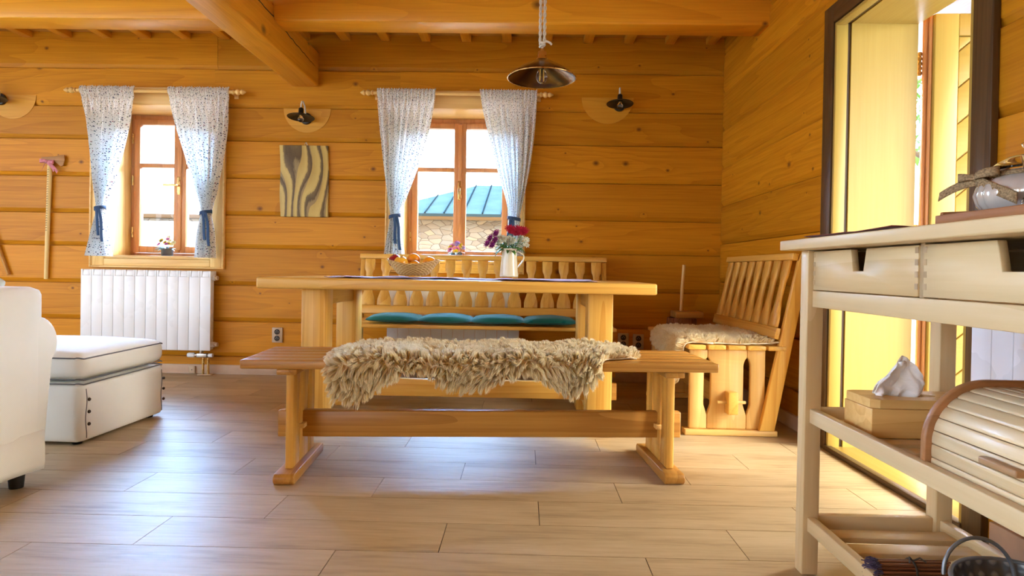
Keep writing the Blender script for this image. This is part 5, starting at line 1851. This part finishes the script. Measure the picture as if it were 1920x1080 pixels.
# ------------------------------------------------------------------ camera
cd = bpy.data.cameras.new('camera')
cam = bpy.data.objects.new('camera', cd); link(cam)
f_px = 1175.; yaw, pitch, roll = .0184, .010, .0173
F = Vector((-math.sin(yaw)*math.cos(pitch), math.cos(yaw)*math.cos(pitch), -math.sin(pitch)))
R0 = Vector((math.cos(yaw), math.sin(yaw), 0)); U0 = R0.cross(F)
R_ = R0*math.cos(roll) + U0*math.sin(roll); U_ = U0*math.cos(roll) - R0*math.sin(roll)
mw = Matrix.Identity(4)
for i in range(3):
    mw[i][0] = R_[i]; mw[i][1] = U_[i]; mw[i][2] = -F[i]
mw.translation = Vector((0, 0, .8115))
cam.matrix_world = mw
cd.sensor_width = 36; cd.lens = 36 * f_px / 1920
cd.shift_y = (518 - 540) / 1920
cd.clip_start = .02; cd.clip_end = 300
sc.camera = cam

# ------------------------------------------------------------------ light
w = bpy.data.worlds.new('sky'); sc.world = w; w.use_nodes = True
nt = w.node_tree
for n in list(nt.nodes): nt.nodes.remove(n)
wo = nt.nodes.new('ShaderNodeOutputWorld'); bg = nt.nodes.new('ShaderNodeBackground'); tc = nt.nodes.new('ShaderNodeTexCoord')
sx = nt.nodes.new('ShaderNodeSeparateXYZ'); nt.links.new(tc.outputs['Generated'], sx.inputs[0])
mr = nt.nodes.new('ShaderNodeMapRange'); mr.inputs['From Min'].default_value = -.5; mr.inputs['From Max'].default_value = .7
nt.links.new(sx.outputs[1], mr.inputs['Value'])
cr = nt.nodes.new('ShaderNodeValToRGB')
cr.color_ramp.elements[0].color = (.74, .86, 1.0, 1); cr.color_ramp.elements[1].color = (.34, .58, 1.0, 1)
nt.links.new(mr.outputs[0], cr.inputs[0])
mr2 = nt.nodes.new('ShaderNodeMapRange'); mr2.inputs['From Min'].default_value = .1; mr2.inputs['From Max'].default_value = .75
SKY_BACK, SKY_FRONT = 3.6, 75.0
mr2.inputs['To Min'].default_value = SKY_BACK; mr2.inputs['To Max'].default_value = SKY_FRONT
nt.links.new(sx.outputs[1], mr2.inputs['Value'])
mr3 = nt.nodes.new('ShaderNodeMapRange'); mr3.inputs['From Min'].default_value = .25; mr3.inputs['From Max'].default_value = .85
mr3.inputs['To Min'].default_value = 0.0; mr3.inputs['To Max'].default_value = 6.0
nt.links.new(sx.outputs[0], mr3.inputs['Value'])
ad = nt.nodes.new('ShaderNodeMath'); ad.operation = 'ADD'; nt.links.new(mr2.outputs[0], ad.inputs[0]); nt.links.new(mr3.outputs[0], ad.inputs[1])
nt.links.new(ad.outputs[0], bg.inputs['Strength'])
mr4 = nt.nodes.new('ShaderNodeMapRange'); mr4.inputs['From Min'].default_value = .2; mr4.inputs['From Max'].default_value = .8
nt.links.new(sx.outputs[0], mr4.inputs['Value'])
wm = nt.nodes.new('ShaderNodeMix'); wm.data_type = 'RGBA'; nt.links.new(mr4.outputs[0], wm.inputs[0]); nt.links.new(cr.outputs[0], wm.inputs[6]); wm.inputs[7].default_value = (1.0, .97, .88, 1)
nt.links.new(wm.outputs[2], bg.inputs['Color']); nt.links.new(bg.outputs[0], wo.inputs[0])

sl = bpy.data.lights.new('sun', 'SUN'); so = bpy.data.objects.new('sun', sl); link(so)
sl.energy = 3.0; sl.color = (1.0, .93, .80); sl.angle = math.radians(16)
d = Vector((-.80, .40, -.64)).normalized()      # direction of travel
so.rotation_euler = d.to_track_quat('-Z', 'Y').to_euler()

sc.view_settings.view_transform = 'Standard'; sc.view_settings.look = 'None'
sc.view_settings.gamma = 1.0; sc.view_settings.exposure = 0.86
sc.view_settings.use_curve_mapping = False
sc.cycles.use_denoising = True
sc.cycles.max_bounces = 9; sc.cycles.diffuse_bounces = 5; sc.cycles.transparent_max_bounces = 12; sc.cycles.transmission_bounces = 8
sc.cycles.sample_clamp_indirect = 8
bpy.context.view_layer.update()
